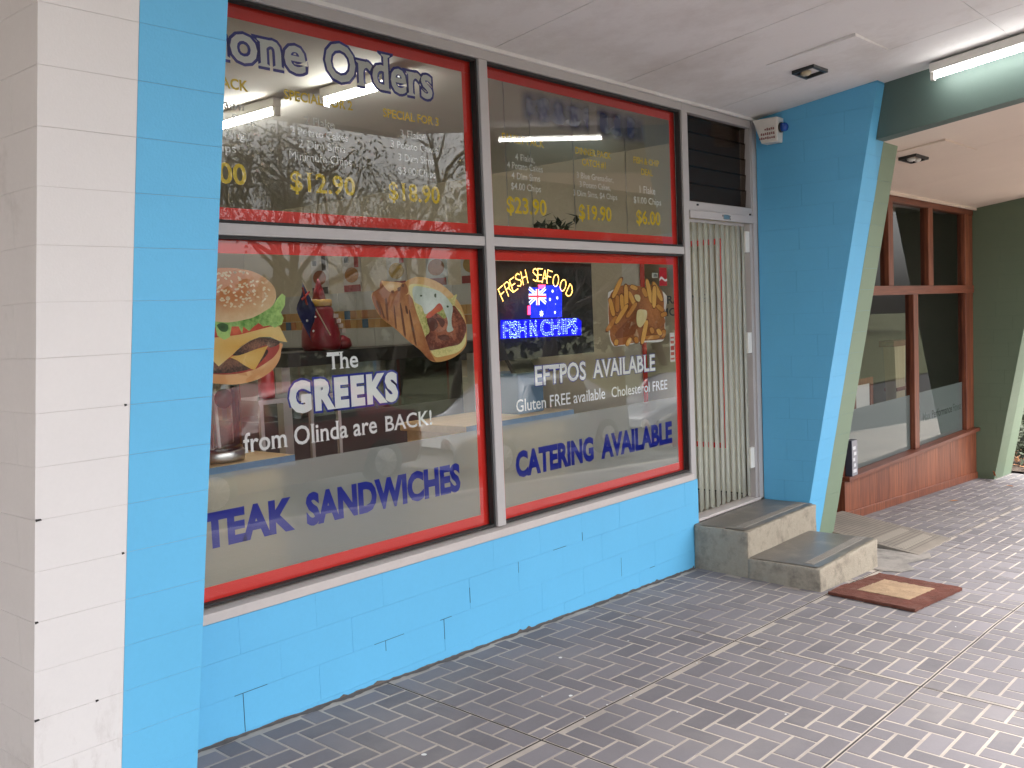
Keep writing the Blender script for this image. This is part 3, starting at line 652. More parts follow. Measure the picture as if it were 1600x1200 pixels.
outlined('Orders', 2.877, 3.555, 2.802, 2.965, YT, TL, .052, .018, SP*.8)
outlined('Phone', 2.130, 2.767, 2.802, 2.965, YT, TL, .052, .018, SP*.8)
def T(txt, x0, x1, z0, z1, par, m=smallw, off=.004, serif=.0): lettering(txt, x0, x1, z0, z1, YT, m, par, off, serif)
T('SEAFOOD PACK'[8:], 2.30, 2.458, 2.680, 2.722, TL, yell, .028)
T('SPECIAL FOR 2', 2.640, 3.026, 2.676, 2.716, TL, yell, .028)
T('SPECIAL FOR 3', 3.214, 3.592, 2.672, 2.711, TL, yell, .028)
T('Prawn', 2.28, 2.432, 2.596, 2.633, TL); T('Stick', 2.37, 2.488, 2.540, 2.578, TL); T('Ring', 2.33, 2.427, 2.476, 2.512, TL); T('Chips', 2.235, 2.380, 2.415, 2.452, TL)
T('.00', 2.262, 2.424, 2.287, 2.370, TL, yell, .022, .05)
T('2 Flake', 2.742, 2.912, 2.578, 2.614, TL); T('2 Potato Cakes', 2.664, 2.988, 2.527, 2.562, TL); T('2 Dim Sims', 2.706, 2.968, 2.474, 2.509, TL); T('Minimum Chips', 2.650, 3.004, 2.417, 2.453, TL)
T('$12.90', 2.648, 3.016, 2.281, 2.363, TL, yell, .022, .05)
T('3 Flake', 3.320, 3.488, 2.588, 2.623, TL); T('3 Potato Cakes', 3.256, 3.574, 2.530, 2.565, TL); T('3 Dim Sims', 3.300, 3.545, 2.471, 2.506, TL); T('$3.00 Chips', 3.296, 3.552, 2.406, 2.441, TL)
T('$18.90', 3.226, 3.576, 2.278, 2.360, TL, yell, .022, .05)
T('FAMILY PACK', 4.078, 4.446, 2.650, 2.693, TR, yell, .026)
T('4 Flake,', 4.184, 4.352, 2.555, 2.592, TR); T('4 Potato Cakes', 4.112, 4.424, 2.506, 2.543, TR); T('4 Dim Sims', 4.146, 4.396, 2.450, 2.487, TR); T('$4.00 Chips', 4.138, 4.400, 2.391, 2.429, TR)
T('$23.90', 4.094, 4.446, 2.262, 2.347, TR, yell, .022, .05)
T('DINNER PACK', 4.744, 5.114, 2.647, 2.686, TR, yell, .026); T('CATCH #1', 4.806, 5.052, 2.583, 2.622, TR, yell, .026)
T('3 Blue Grenadier,', 4.748, 5.130, 2.503, 2.538, TR); T('3 Potato Cakes,', 4.774, 5.098, 2.450, 2.485, TR); T('3 Dim Sims, $4 Chips', 4.708, 5.166, 2.395, 2.430, TR)
T('$19.90', 4.758, 5.098, 2.259, 2.343, TR, yell, .022, .05)
T('FISH & CHIP', 5.366, 5.674, 2.649, 2.688, TR, yell, .026); T('DEAL', 5.452, 5.592, 2.580, 2.619, TR, yell, .026)
T('1 Flake', 5.428, 5.616, 2.460, 2.506, TR); T('$1.00 Chips', 5.353, 5.684, 2.391, 2.432, TR)
T('$6.00', 5.378, 5.670, 2.259, 2.343, TR, yell, .022, .05)
T('The', 2.798, 2.980, 1.479, 1.554, BL, offw, .016, .05)
outlined('GREEKS', 2.575, 3.222, 1.305, 1.428, YT, BL, .055, .062, space=1.2)
T('from Olinda are', 2.330, 3.075, 1.155, 1.236, BL, offw, .014, .04); T('BACK!', 3.130, 3.444, 1.154, 1.226, BL, offw, .010, .03)
T('STEAK', 2.035, 2.568, .789, .920, BL, navy, .05); T('SANDWICHES', 2.634, 3.632, .789, .920, BL, navy, .05)
outlined('EFTPOS', 4.280, 4.768, 1.286, 1.392, YT, BR, .030, .022, .04); outlined('AVAILABLE', 4.842, 5.546, 1.288, 1.392, YT, BR, .030, .022, .04)
T('Gluten FREE available', 4.106, 4.963, 1.149, 1.217, BR, offw, .008, .02); T('Cholesterol FREE', 5.032, 5.694, 1.149, 1.212, BR, offw, .008, .02)
T('CATERING', 4.080, 4.820, .786, .917, BR, navy, .05); T('AVAILABLE', 4.898, 5.737, .782, .913, BR, navy, .05)
# blurred number patch on the upper right pane: soft, unreadable smudges
def smudge_mat():
    m, n, o = new_mat('blurred_lettering')
    d = N(n, 'ShaderNodeBsdfDiffuse'); t = N(n, 'ShaderNodeBsdfTransparent')
    at = N(n, 'ShaderNodeVertexColor'); at.layer_name = 'soft'
    k = noise(n, 9, 2)
    n.links.new(mixc(n, ramp(n, k, .45, .6), (.05, .07, .20), (.24, .27, .40)), d.inputs[0])
    mx = N(n, 'ShaderNodeMixShader')
    n.links.new(mathn(n, 'MULTIPLY', at.outputs[0], 1.0), mx.inputs[0]); n.links.new(t.outputs[0], mx.inputs[1]); n.links.new(d.outputs[0], mx.inputs[2])
    n.links.new(mx.outputs[0], o.inputs['Surface']); return m
nx, nz = 60, 14; vv = []; ff = []; al = []
for j in range(nz+1):
    for i in range(nx+1):
        u, q = i/nx, j/nz
        vv.append((4.24+1.28*u, YT, 2.765+.20*q))
        e = min(1, min(u, 1-u)*nx/4)*min(1, min(q, 1-q)*nz/3.5)
        dig = .5+.5*math.cos(2*math.pi*(u*8.6+.1)); gap = 1 if not (.50 < u < .58) else .25
        al.append(e*(.45+.5*(1-dig*.8))*gap)
for j in range(nz):
    for i in range(nx): a = j*(nx+1)+i; ff.append((a, a+1, a+nx+2, a+nx+1))
o = mesh('blurred_lettering', vv, ff, smudge_mat(), TR)
ca = o.data.color_attributes.new('soft', 'FLOAT_COLOR', 'POINT')
for i, a in enumerate(al): ca.data[i].color = (a, a, a, 1)

# ------------------------------------------------------------------ printed pictures on the panes
def ctr(P): 
    xs = [p[0] for p in P]; zs = [p[1] for p in P]
    return ((min(xs)+max(xs))/2, (min(zs)+max(zs))/2), ((max(xs)-min(xs))/2, (max(zs)-min(zs))/2)
B = BURGER
def pm_(name, P, c0, c1, ns=40, na=.3, dx=0, dz=0, k=1.0, inner=0.0):
    c, r = ctr(P); return printed(name, c0, c1, (c[0]+dx*r[0], c[1]+dz*r[1]), (r[0]*k, r[1]*k), ns, na, inner=inner)
bunm = pm_('bun_print', B['bun'], (.58, .20, .055), (.84, .66, .40), 34, .25, -.2, .40, 1.05, .55)
lay = [(B['bun_low'], pm_('bun_base_print', B['bun_low'], (.72, .50, .28), (.72, .34, .13), 30, .2, 0, .5, 1.2), True),
       (B['sauce'], pm_('sauce_print', B['sauce'], (.50, .05, .03), (.36, .03, .02), 60, .4), True),
       (B['patty_low'], pm_('patty_print', B['patty_low'], (.24, .10, .06), (.03, .012, .010), 110, 1.3), True),
       (B['cheese_low'], pm_('cheese_low_print', B['cheese_low'], (.80, .52, .16), (.72, .40, .08), 12, .15), False),
       (B['patty'], pm_('patty_top_print', B['patty'], (.30, .13, .08), (.04, .016, .012), 110, 1.3), True),
       (B['tomato'], pm_('tomato_print', B['tomato'], (.72, .13, .05), (.46, .02, .012), 30, .7), False),
       (B['cheese'], pm_('cheese_print', B['cheese'], (.74, .40, .07), (.82, .58, .22), 10, .15), False),
       (B['lettuce'], pm_('lettuce_print', B['lettuce'], (.05, .22, .015), (.45, .68, .20), 48, 1.0, .2, 0, .9), False),
       (B['lettuce_dark'], pm_('lettuce_shadow_print', B['lettuce_dark'], (.01, .05, .01), (.03, .12, .02), 20, .2), True),
       (B['bun'], bunm, True)]
seed = printed('sesame_print', (.86, .72, .50), (.74, .55, .33), (2.5, 1.8), (.4, .4), 60, .3)
(cx, cz), (rx, rz) = ctr(B['bun'])
for i in range(150):
    a = random.uniform(0, 6.28); q = random.random()**.5
    x, z = cx+rx*.88*q*math.cos(a), cz+.012+rz*.80*q*math.sin(a)
    if z < cz-.45*rz: continue
    an = random.uniform(-.9, .9); l, h = .0085, .0045
    P = []
    for k in range(6):
        t = k*math.pi/3; u, v_ = l*math.cos(t), h*math.sin(t); P.append((x+u*math.cos(an)-v_*math.sin(an), z+u*math.sin(an)+v_*math.cos(an)))
    lay.append((P, seed, False))
# seeds share one height so the stack stays thin
nb = 10
V = []; F = []; mi = []; mats = []
for i, (P, m, s) in enumerate(lay):
    P = smooth_loop(P) if s else P
    P = [(max(1.925, a), c) for a, c in P]
    yy = YT-.00018*min(i, nb+(i % 3)); k = len(V); V += [(a, yy, c) for a, c in P]; F.append(tuple(range(k, k+len(P))))
    if m not in mats: mats.append(m)
    mi.append(mats.index(m))
mesh('burger_picture', V, F, mats, BL, mi=mi)

W = WRAP
front = pm_('pita_grill_print', W['front'], (.58, .28, .10), (.32, .10, .03), 26, .7)
mark = printed('grill_mark_print', (.07, .02, .012), (.16, .05, .02), (3.4, 1.8), (.2, .2), 60, .4)
meat = pm_('meat_print', W['meat'], (.48, .16, .08), (.13, .022, .012), 62, 1.3)
mdk = printed('meat_shadow_print', (.05, .012, .01), (.12, .03, .02), (3.6, 1.8), (.1, .1), 60, .5)
herb = printed('herb_print', (.03, .06, .02), (.05, .09, .03), (3.6, 1.8), (.1, .1))
L = [(W['pita'], pm_('pita_print', W['pita'], (.80, .56, .25), (.58, .30, .09), 24, .5, .2, .3), True),
     (W['greens'], pm_('salad_print', W['greens'], (.25, .30, .05), (.74, .66, .28), 70, 1.2), True),
     (W['meat'], meat, True), (W['meat_dark1'], mdk, True), (W['meat_dark2'], mdk, True), (W['meat_dark3'], mdk, True),
     (W['tomato'], pm_('tomato_slice_print', W['tomato'], (.66, .16, .07), (.55, .07, .03), 30, .3), True),
     (W['yoghurt'], pm_('yoghurt_print', W['yoghurt'], (.80, .86, .80), (.50, .58, .50), 26, .6), True),
     (W['herb1'], herb, True), (W['herb2'], herb, True), (W['herb3'], herb, True),
     (W['front'], front, False), (W['cap'], front, True),
     (W['cap_light'], pm_('pita_flap_print', W['cap_light'], (.78, .58, .32), (.66, .36, .13), 20, .2), True)]
L += [(W['m%d' % i], mark, True) for i in range(1, 11)]
decal('wrap_picture', L, YT, BL, .00016)
C_ = CHIPBOX
fishm = printed('batter_print', (.52, .20, .06), (.22, .06, .016), (5.55, 1.72), (.25, .25), 90, 1.1)
chipA = printed('chip_print', (.80, .48, .13), (.68, .34, .07), (5.5, 1.7), (.25, .25), 40, .4)
chipB = printed('chip_shade_print', (.62, .31, .07), (.52, .21, .04), (5.5, 1.7), (.25, .25), 40, .4)
L = [(C_['tray'], plain('tray_print', (.72, .70, .66), .5), True), (C_['fill'], pm_('chip_shadow_print', C_['fill'], (.20, .055, .016), (.36, .12, .03), 50, .6), True)]
cdk = printed('chip_edge_print', (.22, .065, .018), (.16, .045, .012), (5.5, 1.7), (.25, .25), 40, .4)
def chip(c, m):
    k = ctr(c)[0]; L.append(([(k[0]+(a-k[0])*1.10+.003*(1 if a > k[0] else -1), k[1]+(z-k[1])*1.06+.003*(1 if z > k[1] else -1)) for a, z in c], cdk, True)); L.append((c, m, True))
for i, c in enumerate(CHIPS[:12]): chip(c, (chipA, chipB)[i % 2])
L += [(C_['fish1'], fishm, True), (C_['fish2'], fishm, True)]
for i, c in enumerate(CHIPS[12:]): chip(c, (chipB, chipA)[i % 2])
for i in (0, 1, 4, 8, 9, 13): 
    chip(CHIPS[i], chipA)
lem = printed('lemon_print', (.80, .76, .56), (.70, .60, .30), (5.5, 1.72), (.1, .1), 30, .3)
L += [(C_['lemon1'], lem, True), (C_['lemon2'], lem, True)]
decal('fish_and_chips_picture', L, YT, BR, .00006)
# small stickers on the lower right pane
box('open_sticker', 5.545, 5.615, YT-.0006, YT, 1.905, 1.938, plain('sticker_white', (.6, .62, .55), .4), BR)
lettering('OPEN', 5.560, 5.606, 1.912, 1.931, YT-.0012, black, BR, .03)
box('red_sticker', 5.632, 5.728, YT-.0006, YT, 1.852, 1.975, plain('sticker_red', (.60, .03, .05), .3), BR)
decal('sticker_wave', [([(5.634, 1.90), (5.66, 1.915), (5.70, 1.895), (5.727, 1.90), (5.727, 1.885), (5.70, 1.882), (5.66, 1.898), (5.634, 1.885)], offw, True)], YT-.0012, BR)
box('notice_sticker', 5.742, 5.802, YT-.0006, YT, 1.330, 1.530, plain('notice_paper', (.66, .63, .62), .5), BR)
boxes('notice_print', [(5.750, 5.795, YT-.0013, YT-.0007, z, z+h) for z, h in ((1.345, .012), (1.375, .022), (1.41, .03), (1.455, .02), (1.49, .012))], plain('notice_red', (.45, .06, .05), .5), BR)

# ================================================================== THE DOORWAY
dw = thing('doorway', 'grey metal door frame between the shop window and blue wing', 'door frame')
box('jamb', 6.898, 6.963, -.001, .10, .19, 3.096, alum, dw, .003)
box('head', 5.946, 6.897, .004, .09, 2.352, 2.435, alum, dw, .003)
box('top_rail', 5.946, 6.897, .002, .09, 3.040, 3.094, alum, dw, .003)
box('curtain_box', 5.95, 6.895, -.012, .004, 2.318, 2.372, alum, dw, .003)
boxes('latch_plate', [(6.41, 6.50, -.0145, -.0122, 2.330, 2.362)], steel, dw)
boxes('rivet', [(6.395, 6.403, -.0150, -.0122, 2.348, 2.356), (6.506, 6.514, -.0150, -.0122, 2.330, 2.338), (6.506, 6.514, -.0150, -.0122, 2.348, 2.356), (6.06, 6.075, -.006, .004, 2.408, 2.420), (6.84, 6.855, -.006, .004, 2.380, 2.392)], dark, dw)
box('threshold', 5.946, 6.897, -.012, .10, .186, .205, alum2, dw, .003)
for z in (2.10, 1.33, .44):
    box('hinge', 6.80, 6.862, .016, .040, z, z+.16, whitep, dw, .004)
box('door_stop', 6.862, 6.897, .012, .08, .206, 2.316, alum, dw, .002)
tw = thing('highlight_window', 'dark louvred highlight window above the strip curtain doorway', 'window')
bladem = glass('smoked_louvre', (.62, .58, .55), k=.12)
for i in range(5):
    z = 2.448+i*.118
    hexa('louvre_blade', [(5.97, .050, z), (6.875, .050, z), (6.875, .056, z), (5.97, .056, z), (5.97, .040, z+.125), (6.875, .040, z+.125), (6.875, .046, z+.125), (5.97, .046, z+.125)], bladem, tw)
box('frame', 5.947, 5.969, .006, .08, 2.437, 3.038, alum, tw); box('frame', 6.876, 6.896, .006, .08, 2.437, 3.038, alum, tw)
box('backing_panel', 5.97, 6.875, .088, .10, 2.437, 3.038, plain('smoke_brown', (.20, .165, .15), .5), tw)
sc_ = thing('strip_curtain', 'milky plastic strip fly curtain hanging in the open shop doorway', 'curtain')
box('rail', 5.952, 6.79, .026, .05, 2.295, 2.317, alum, sc_)
nS = 21
for i in range(nS):
    x = 5.972+i*.0405; wd = .047; tw_ = random.uniform(-.07, .07); bow = random.uniform(-.002, .002)
    V = []; F = []
    zs = [2.30, 1.9, 1.4, .9, .5, .225+random.uniform(0, .02)]
    for j, z in enumerate(zs):
        t = j/5; a = tw_*(.3+.7*t); xx = x+bow*math.sin(t*3.1); yy = .030+.014*(i % 2)+.003*math.sin(t*2+i)
        for s, d in ((-1, 0), (0, .004), (1, 0)):
            V.append((xx+s*wd/2*math.cos(a), yy+s*wd/2*math.sin(a)-d, z))
    for j in range(5):
        for s in (0, 1): F.append((j*3+s, j*3+s+1, (j+1)*3+s+1, (j+1)*3+s))
    o = mesh('plastic_strip', V, F, stripm, sc_, True)
    so = o.modifiers.new('solid', 'SOLIDIFY'); so.thickness = .0015
dl_ = thing('glass_door', 'white framed glass door edged in red, standing open inside the doorway', 'door')
X0, X1 = 6.895, 6.935
whd = paint('white_door_paint', (.66, .64, .58), .5, .05)
box('stile', X0, X1, 1.055, 1.225, .21, 2.31, whd, dl_); box('stile', X0, X1, .14, .27, .21, 2.31, whd, dl_)
box('top_rail', X0, X1, .271, 1.054, 2.235, 2.31, whd, dl_); box('kick_panel', X0, X1, .271, 1.054, .21, .565, whd, dl_)
box('glass_pane', 6.912, 6.918, .271, 1.054, .566, 2.234, clear_m, dl_)
for (a, c, z0, z1) in ((.272, .318, .567, 2.233), (1.008, 1.053, .567, 2.233), (.319, 1.007, .567, .61), (.319, 1.007, 2.188, 2.233)):
    box('red_border', 6.9105, 6.9115, a, c, z0, z1, red, dl_)
box('skirting', X0-.004, X0-.001, .14, 1.225, .212, .225, black, dl_)
hrs = plain('grey_sign_vinyl', (.12, .14, .17), .5)
for txt, z in (('TRADING', 1.74), ('MON', 1.64)):
    vs, fs = font_mesh(txt, .02); k = .062/CAP; xb = max(v[0] for v in vs)
    mesh('lettering', [(6.909, .86-(v[0])*k*1.1, z+v[1]*k) for v in vs], fs, hrs, dl_)

# ================================================================== ALARM SIREN
sr = thing('alarm_siren', 'white wedge-shaped alarm siren with blue strobe under the soffit', 'alarm')
sy0, sy1 = -.235, -.035
hexa('casing', [(6.873, sy0+.012, 2.905), (6.962, sy0+.012, 2.905), (6.962, sy1-.058, 2.905), (6.873, sy1-.058, 2.905), (6.850, sy0, 3.085), (6.962, sy0, 3.085), (6.962, sy1, 3.085), (6.850, sy1, 3.085)], whitep, sr, .006)
lathe('strobe_base', [(.038, 0), (.038, -.014)], black, sr, 18, (6.91, sy0+.004, 3.01), 'y')
lathe('strobe_lens', [(.033, 0), (.033, -.02), (.028, -.036), (.014, -.045), (.002, -.047)], plain('blue_lens', (.02, .08, .38), .15), sr, 18, (6.91, sy0-.010, 3.01), 'y')
bars = []
for j, (z, n_) in enumerate(((3.005, 5), (2.972, 7), (2.942, 8))):
    for i in range(n_):
        y = -.205+i*.0165
        bars.append((6.8495+(3.085-z)*.1278-.0025, 6.8495+(3.085-z)*.1278+.002, y, y+.010, z-random.uniform(.006, .010), z+random.uniform(.004, .010)))
boxes('faded_print', bars, plain('faded_red_print', (.28, .12, .11), .6), sr)

# ================================================================== STEPS, RAMP, MAT
st = thing('concrete_steps', 'two worn concrete steps with dark treads at the shop door', 'steps')
def stepbox(name, x0, x1, y0, y1, z0f, z1, mat, tmat):
    o = rough_box(name, x0, x1, y0, y1, z0f, lambda x, y: z1-.006+.004*(y-y0)/(y1-y0), mat, st)
    t = mesh('tread', [(x0+a_*(x1-x0)*.97+.016+random.uniform(-.004, .004)*(a_ in (0, 1)), y0+.018+b_*(y1-y0-.019)+(random.uniform(-.006, .004) if b_ == 0 else 0), z1+.001) for b_ in (0, .5, 1) for a_ in [i/30 for i in range(31)]], [(j*31+i, j*31+i+1, j*31+i+32, j*31+i+31) for j in (0, 1) for i in range(30)], tmat, o)
    return o
lo = stepbox('lower_step', 5.862, 6.84, -.935, -.425, lambda x, y: gz(x, y)-.05, .0, conc, tread)
up = stepbox('upper_step', 5.866, 6.962, -.430, -.013, lambda x, y: -.2, .182, conc, tread)
box('nosing_strip', 5.93, 6.80, -.860, -.795, -.004, .0035, nosing, lo)
box('nosing_strip', 5.95, 6.93, -.362, -.300, .178, .1855, nosing, up)
gr = plain('groove_shadow', (.13, .112, .095), .9)
for (x0, x1, y0, z, p) in ((5.94, 6.79, -.860, .0037, lo), (5.96, 6.92, -.362, .1857, up)):
    boxes('groove', [(x0, x1, y0+.006+i*.011, y0+.010+i*.011, z-.002, z+.0006) for i in range(5)], gr, p)
# ramp at the neighbouring door
rp = thing('concrete_ramp', 'ribbed concrete ramp up to the timber shop beyond the wing wall', 'ramp')
RA = [(7.56, -.04, .02), (8.42, -.04, .02), (8.42, -.045, .02)]
rtop = [(7.56, -.03, -.125), (8.42, -.03, -.175), (8.30, -1.00, gz(8.3, -1.0)+.006), (7.45, -1.02, gz(7.45, -1.02)+.006)]
rlow = [(x, y, gz(x, y)-.08) for x, y, z in rtop]
rc = paint('ramp_concrete', (.225, .192, .160), .85, .16, 5, 45, .5, .004, dirt=(.15, .13, .11), dscale=3, dlo=.5, dhi=.8)
hexa('ramp_slab', rlow[::-1]+rtop[::-1], rc, rp, .004)
def rpt(u, v, o=.0):
    a = Vector(rtop[0]).lerp(Vector(rtop[1]), u); c = Vector(rtop[3]).lerp(Vector(rtop[2]), u)
    return a.lerp(c, v)+Vector((0, 0, o))
V = []; F = []
for i in range(26):
    v0 = .06+i*.034
    if i in (16, 17, 22): continue
    k = len(V); wd = .008
    V += [rpt(.03, v0, .002), rpt(.97, v0, .002), rpt(.97, v0+wd, .002), rpt(.03, v0+wd, .002)]; F.append((k, k+1, k+2, k+3))
mesh('groove', V, F, gr, rp)
for v0 in (.60, .80):
    V = []; F = []
    for i in range(6):
        k = len(V); a = v0+i*.014
        V += [rpt(.06, a, .0036), rpt(.86, a, .0036), rpt(.86, a+.008, .0036), rpt(.06, a+.008, .0036)]; F.append((k, k+1, k+2, k+3))
    mesh('grip_strip', V, F, paint('pale_grip_'+str(v0), (.33, .29, .24), .8), rp)
apron = mesh('spilt_cement', [(p[0], p[1], gz(p[0], p[1])+.0045) for p in ((6.72, -.99), (6.9, -.7), (7.4, -.62), (7.6, -1.05), (7.42, -1.12), (7.1, -1.05), (6.95, -1.16), (6.8, -1.12))], [tuple(range(8))[::-1]], paint('cement_spill', (.27, .24, .215), .9, .25, 7, 40, .5, .003, dirt=(.15, .135, .12), dscale=6, dlo=.45, dhi=.65), path)

mt = thing('door_mat', 'brown coir door mat with a tan centre panel before the steps', 'mat')
MC = [(5.835, -.995), (5.825, -1.535), (6.575, -1.585), (6.575, -1.045)]
def mp(u, v, o=0):
    a = Vector(MC[0]).lerp(Vector(MC[3]), u); c = Vector(MC[1]).lerp(Vector(MC[2]), u); p = a.lerp(c, v)
    return (p.x, p.y, gz(p.x, p.y)+.003+o)
def matgrid(name, u0, u1, v0, v1, top, mat, edge):
    nx, ny = 26, 20; V = []; F = []
    for j in range(ny+1):
        for i in range(nx+1):
            u = u0+(u1-u0)*i/nx; v_ = v0+(v1-v0)*j/ny
            e = i in (0, nx) or j in (0, ny)
            h = top+random.uniform(-.0022, .0022)
            if edge and j == 0 and .05 < u < .42: h += .010*math.sin((u-.05)/.37*math.pi)
            du = random.uniform(-.003, .003) if e else 0
            V.append(mp(u+du, v_+du, h))
    for j in range(ny):
        for i in range(nx): a = j*(nx+1)+i; F.append((a, a+nx+1, a+nx+2, a+1))
    o = mesh(name, V, F, mat, mt)
    s = o.modifiers.new('solid', 'SOLIDIFY'); s.thickness = top*.9; s.offset = -1
    return o
matgrid('border', 0, 1, 0, 1, .021, matb, True)
matgrid('centre_panel', .235, .765, .20, .80, .0245, matc, False)

# ================================================================== NEIGHBOURING TIMBER SHOPFRONT
nb_ = thing('timber_shopfront', 'red-brown timber shopfront with frosted glass beyond the ramp', 'shopfront')
YN = -.03
def tb(name, *a, m=timbd, bev=.004): return box(name, *a, m, nb_, bev)
tb('sill', 8.42, 12.41, YN-.075, .06, .090, .130); tb('plinth_rail', 8.45, 12.41, YN-.035, .02, -.62, gz(10.4, 0)-.12)
x = 8.46; i = 0
while x < 12.40:
    x1 = min(12.41, x+random.choice((.12, .19, .27, .33)))
    zb = gz((x+x1)/2, 0)-.02
    box('plinth_board', x+.0007, x1-.0007, YN-.028+random.uniform(-.0006, .0006), YN+.02, zb, .089, timber, nb_); x = x1
hexa('skirting', [(8.45, YN-.045, gz(8.45, 0)-.05), (12.41, YN-.045, gz(12.41, 0)-.05), (12.41, YN-.0295, gz(12.41, 0)-.05), (8.45, YN-.0295, gz(8.45, 0)-.05), (8.45, YN-.045, gz(8.45, 0)+.075), (12.41, YN-.045, gz(12.41, 0)+.075), (12.41, YN-.0295, gz(12.41, 0)+.075), (8.45, YN-.0295, gz(8.45, 0)+.075)], timber, nb_, .005)
box('return_panel', 8.42, 8.459, YN-.028, .35, -.5, .089, timber, nb_)
for a, c, z0, z1 in ((9.64, 9.77, 1.836, 2.70), (10.82, 10.97, 1.836, 2.70), (12.10, 12.26, 1.836, 2.70), (10.33, 10.47, .131, 1.745), (12.11, 12.28, .131, 1.745), (8.44, 8.56, .131, 2.70)):
    box('post', a, c, YN-.01, .05, z0, z1, timber, nb_, .006)
tb('transom', 8.561, 12.41, YN-.018, .05, 1.746, 1.835); tb('head', 8.561, 12.41, YN-.012, .05, 2.66, 2.73)
box('end_post', 12.285, 12.41, YN-.004, .05, .131, 2.659, timber, nb_, .004)
def npane(x0, x1, z0, z1):
    return mesh('glass_pane', bv(x0, x1, .005, .011, z0, z1), BF, [gdark, clear_m], nb_, mi=[1, 1, 0, 1, 1, 1])
for a, c in ((8.56, 9.64), (9.77, 10.82), (10.97, 12.10)): npane(a, c, 1.836, 2.66)
n1 = npane(8.56, 10.33, .131, 1.745); n2 = npane(10.47, 12.11, .131, 1.745)
box('frosted_film', 8.562, 10.328, .0118, .0126, .133, .70, frost2, n1); box('frosted_film', 10.472, 12.108, .0118, .0126, .133, .70, frost2, n2)
ink = plain('dark_ink', (.035, .05, .045), .6); ink2 = plain('faded_ink', (.11, .15, .14), .6)
for txt, a, c, m in (('Max', 10.72, 10.97, ink2), ('Performance', 11.02, 11.72, ink), ('Fitness', 11.76, 12.06, ink2)):
    lettering(txt, a, c, .385, .47, .0104, m, n2, .014, nrm=-1)
def capsule(x, z, rx, rz, n=20):
    return [(x+rx*math.cos(t), z+(rz-rx)*(1 if math.sin(t) > 0 else -1)+rx*math.sin(t)) for t in [2*math.pi*i/n+.01 for i in range(n)]]
decal('logo', [(capsule(10.585, .40, .062, .20), ink2, False), (capsule(10.585, .40, .052, .19), plain('logo_ground', (.33, .38, .35), .5), False), (capsule(10.585, .40, .042, .145), ink, False), (capsule(10.585, .455, .030, .065), plain('logo_pale', (.5, .5, .42), .5), False), (capsule(10.585, .325, .030, .055), plain('logo_olive', (.10, .10, .055), .5), False)], .0104, n2, .0003)
tb('door_post', 7.56, 7.66, YN, .06, -.1, 2.72); box('door_leaf', 7.66, 8.44, .30, .34, -.1, 2.72, plain('brown_door', (.09, .035, .022), .4), nb_)
# the room behind
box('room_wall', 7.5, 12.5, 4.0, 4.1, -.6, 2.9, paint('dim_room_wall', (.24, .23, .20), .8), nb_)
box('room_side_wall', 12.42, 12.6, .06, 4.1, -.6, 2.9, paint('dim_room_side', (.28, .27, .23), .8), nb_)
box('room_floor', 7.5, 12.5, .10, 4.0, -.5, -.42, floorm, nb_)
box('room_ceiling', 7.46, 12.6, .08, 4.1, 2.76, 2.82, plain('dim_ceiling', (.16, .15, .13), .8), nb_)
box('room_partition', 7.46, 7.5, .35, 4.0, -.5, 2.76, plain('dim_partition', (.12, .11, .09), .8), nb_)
ds = thing('timber_desk', 'timber desk dimly seen through the fitness shop glass', 'desk')
box('top', 9.2, 11.2, .55, 1.25, .40, .44, timbd, ds); 
for a, c in ((9.25, .58), (11.1, .58), (9.25, 1.16), (11.1, 1.16)): box('leg', a, a+.06, c, c+.06, -.42, .40, timber, ds)
wb = thing('framed_board', 'white board in a timber frame behind the frosted glass', 'board')
box('panel', 9.60, 9.98, .300, .312, .47, .85, whitep, wb)
for a, c, z0, z1 in ((9.54, 9.60, .41, .91), (9.98, 10.06, .41, .91), (9.60, 9.98, .85, .91), (9.60, 9.98, .41, .47)): box('frame', a, c, .29, .32, z0, z1, timber, wb)
for a in (9.55, 10.0): box('leg', a, a+.035, .295, .32, -.42, .409, timber, wb)
ck = thing('display_stand', 'tapered pale timber display stand inside the fitness shop', 'stand')
hexa('post', [(10.78, .28, -.42), (10.92, .28, -.42), (10.92, .38, -.42), (10.78, .38, -.42), (10.66, .28, 1.19), (11.00, .28, 1.19), (11.00, .40, 1.19), (10.66, .40, 1.19)], wood('pale_stand', (.38, .31, .18), (.48, .40, .26), 6), ck)
box('cap', 10.58, 11.10, .26, .42, 1.192, 1.255, timbd, ck)
box('tray', 10.70, 11.35, .27, .41, .70, .74, timbd, ck)
bk = thing('small_carton', 'narrow dark carton with white lettering standing on the timber sill', 'box')
box('carton', 8.475, 8.60, YN-.075, YN-.014, .131, .455, plain('carton_navy', (.045, .05, .075), .4), bk, .002)
lab_ = box('printed_side', 8.48, 8.6015, YN-.0762, YN-.0752, .135, .45, plain('carton_pale', (.24, .24, .27), .4), bk)
boxes('printed_marks', [(8.50+.02*(i % 2), 8.575-.015*(i % 3), YN-.0772, YN-.0764, .16+i*.052, .19+i*.052) for i in range(5)], plain('carton_white', (.62, .62, .64), .4), bk)

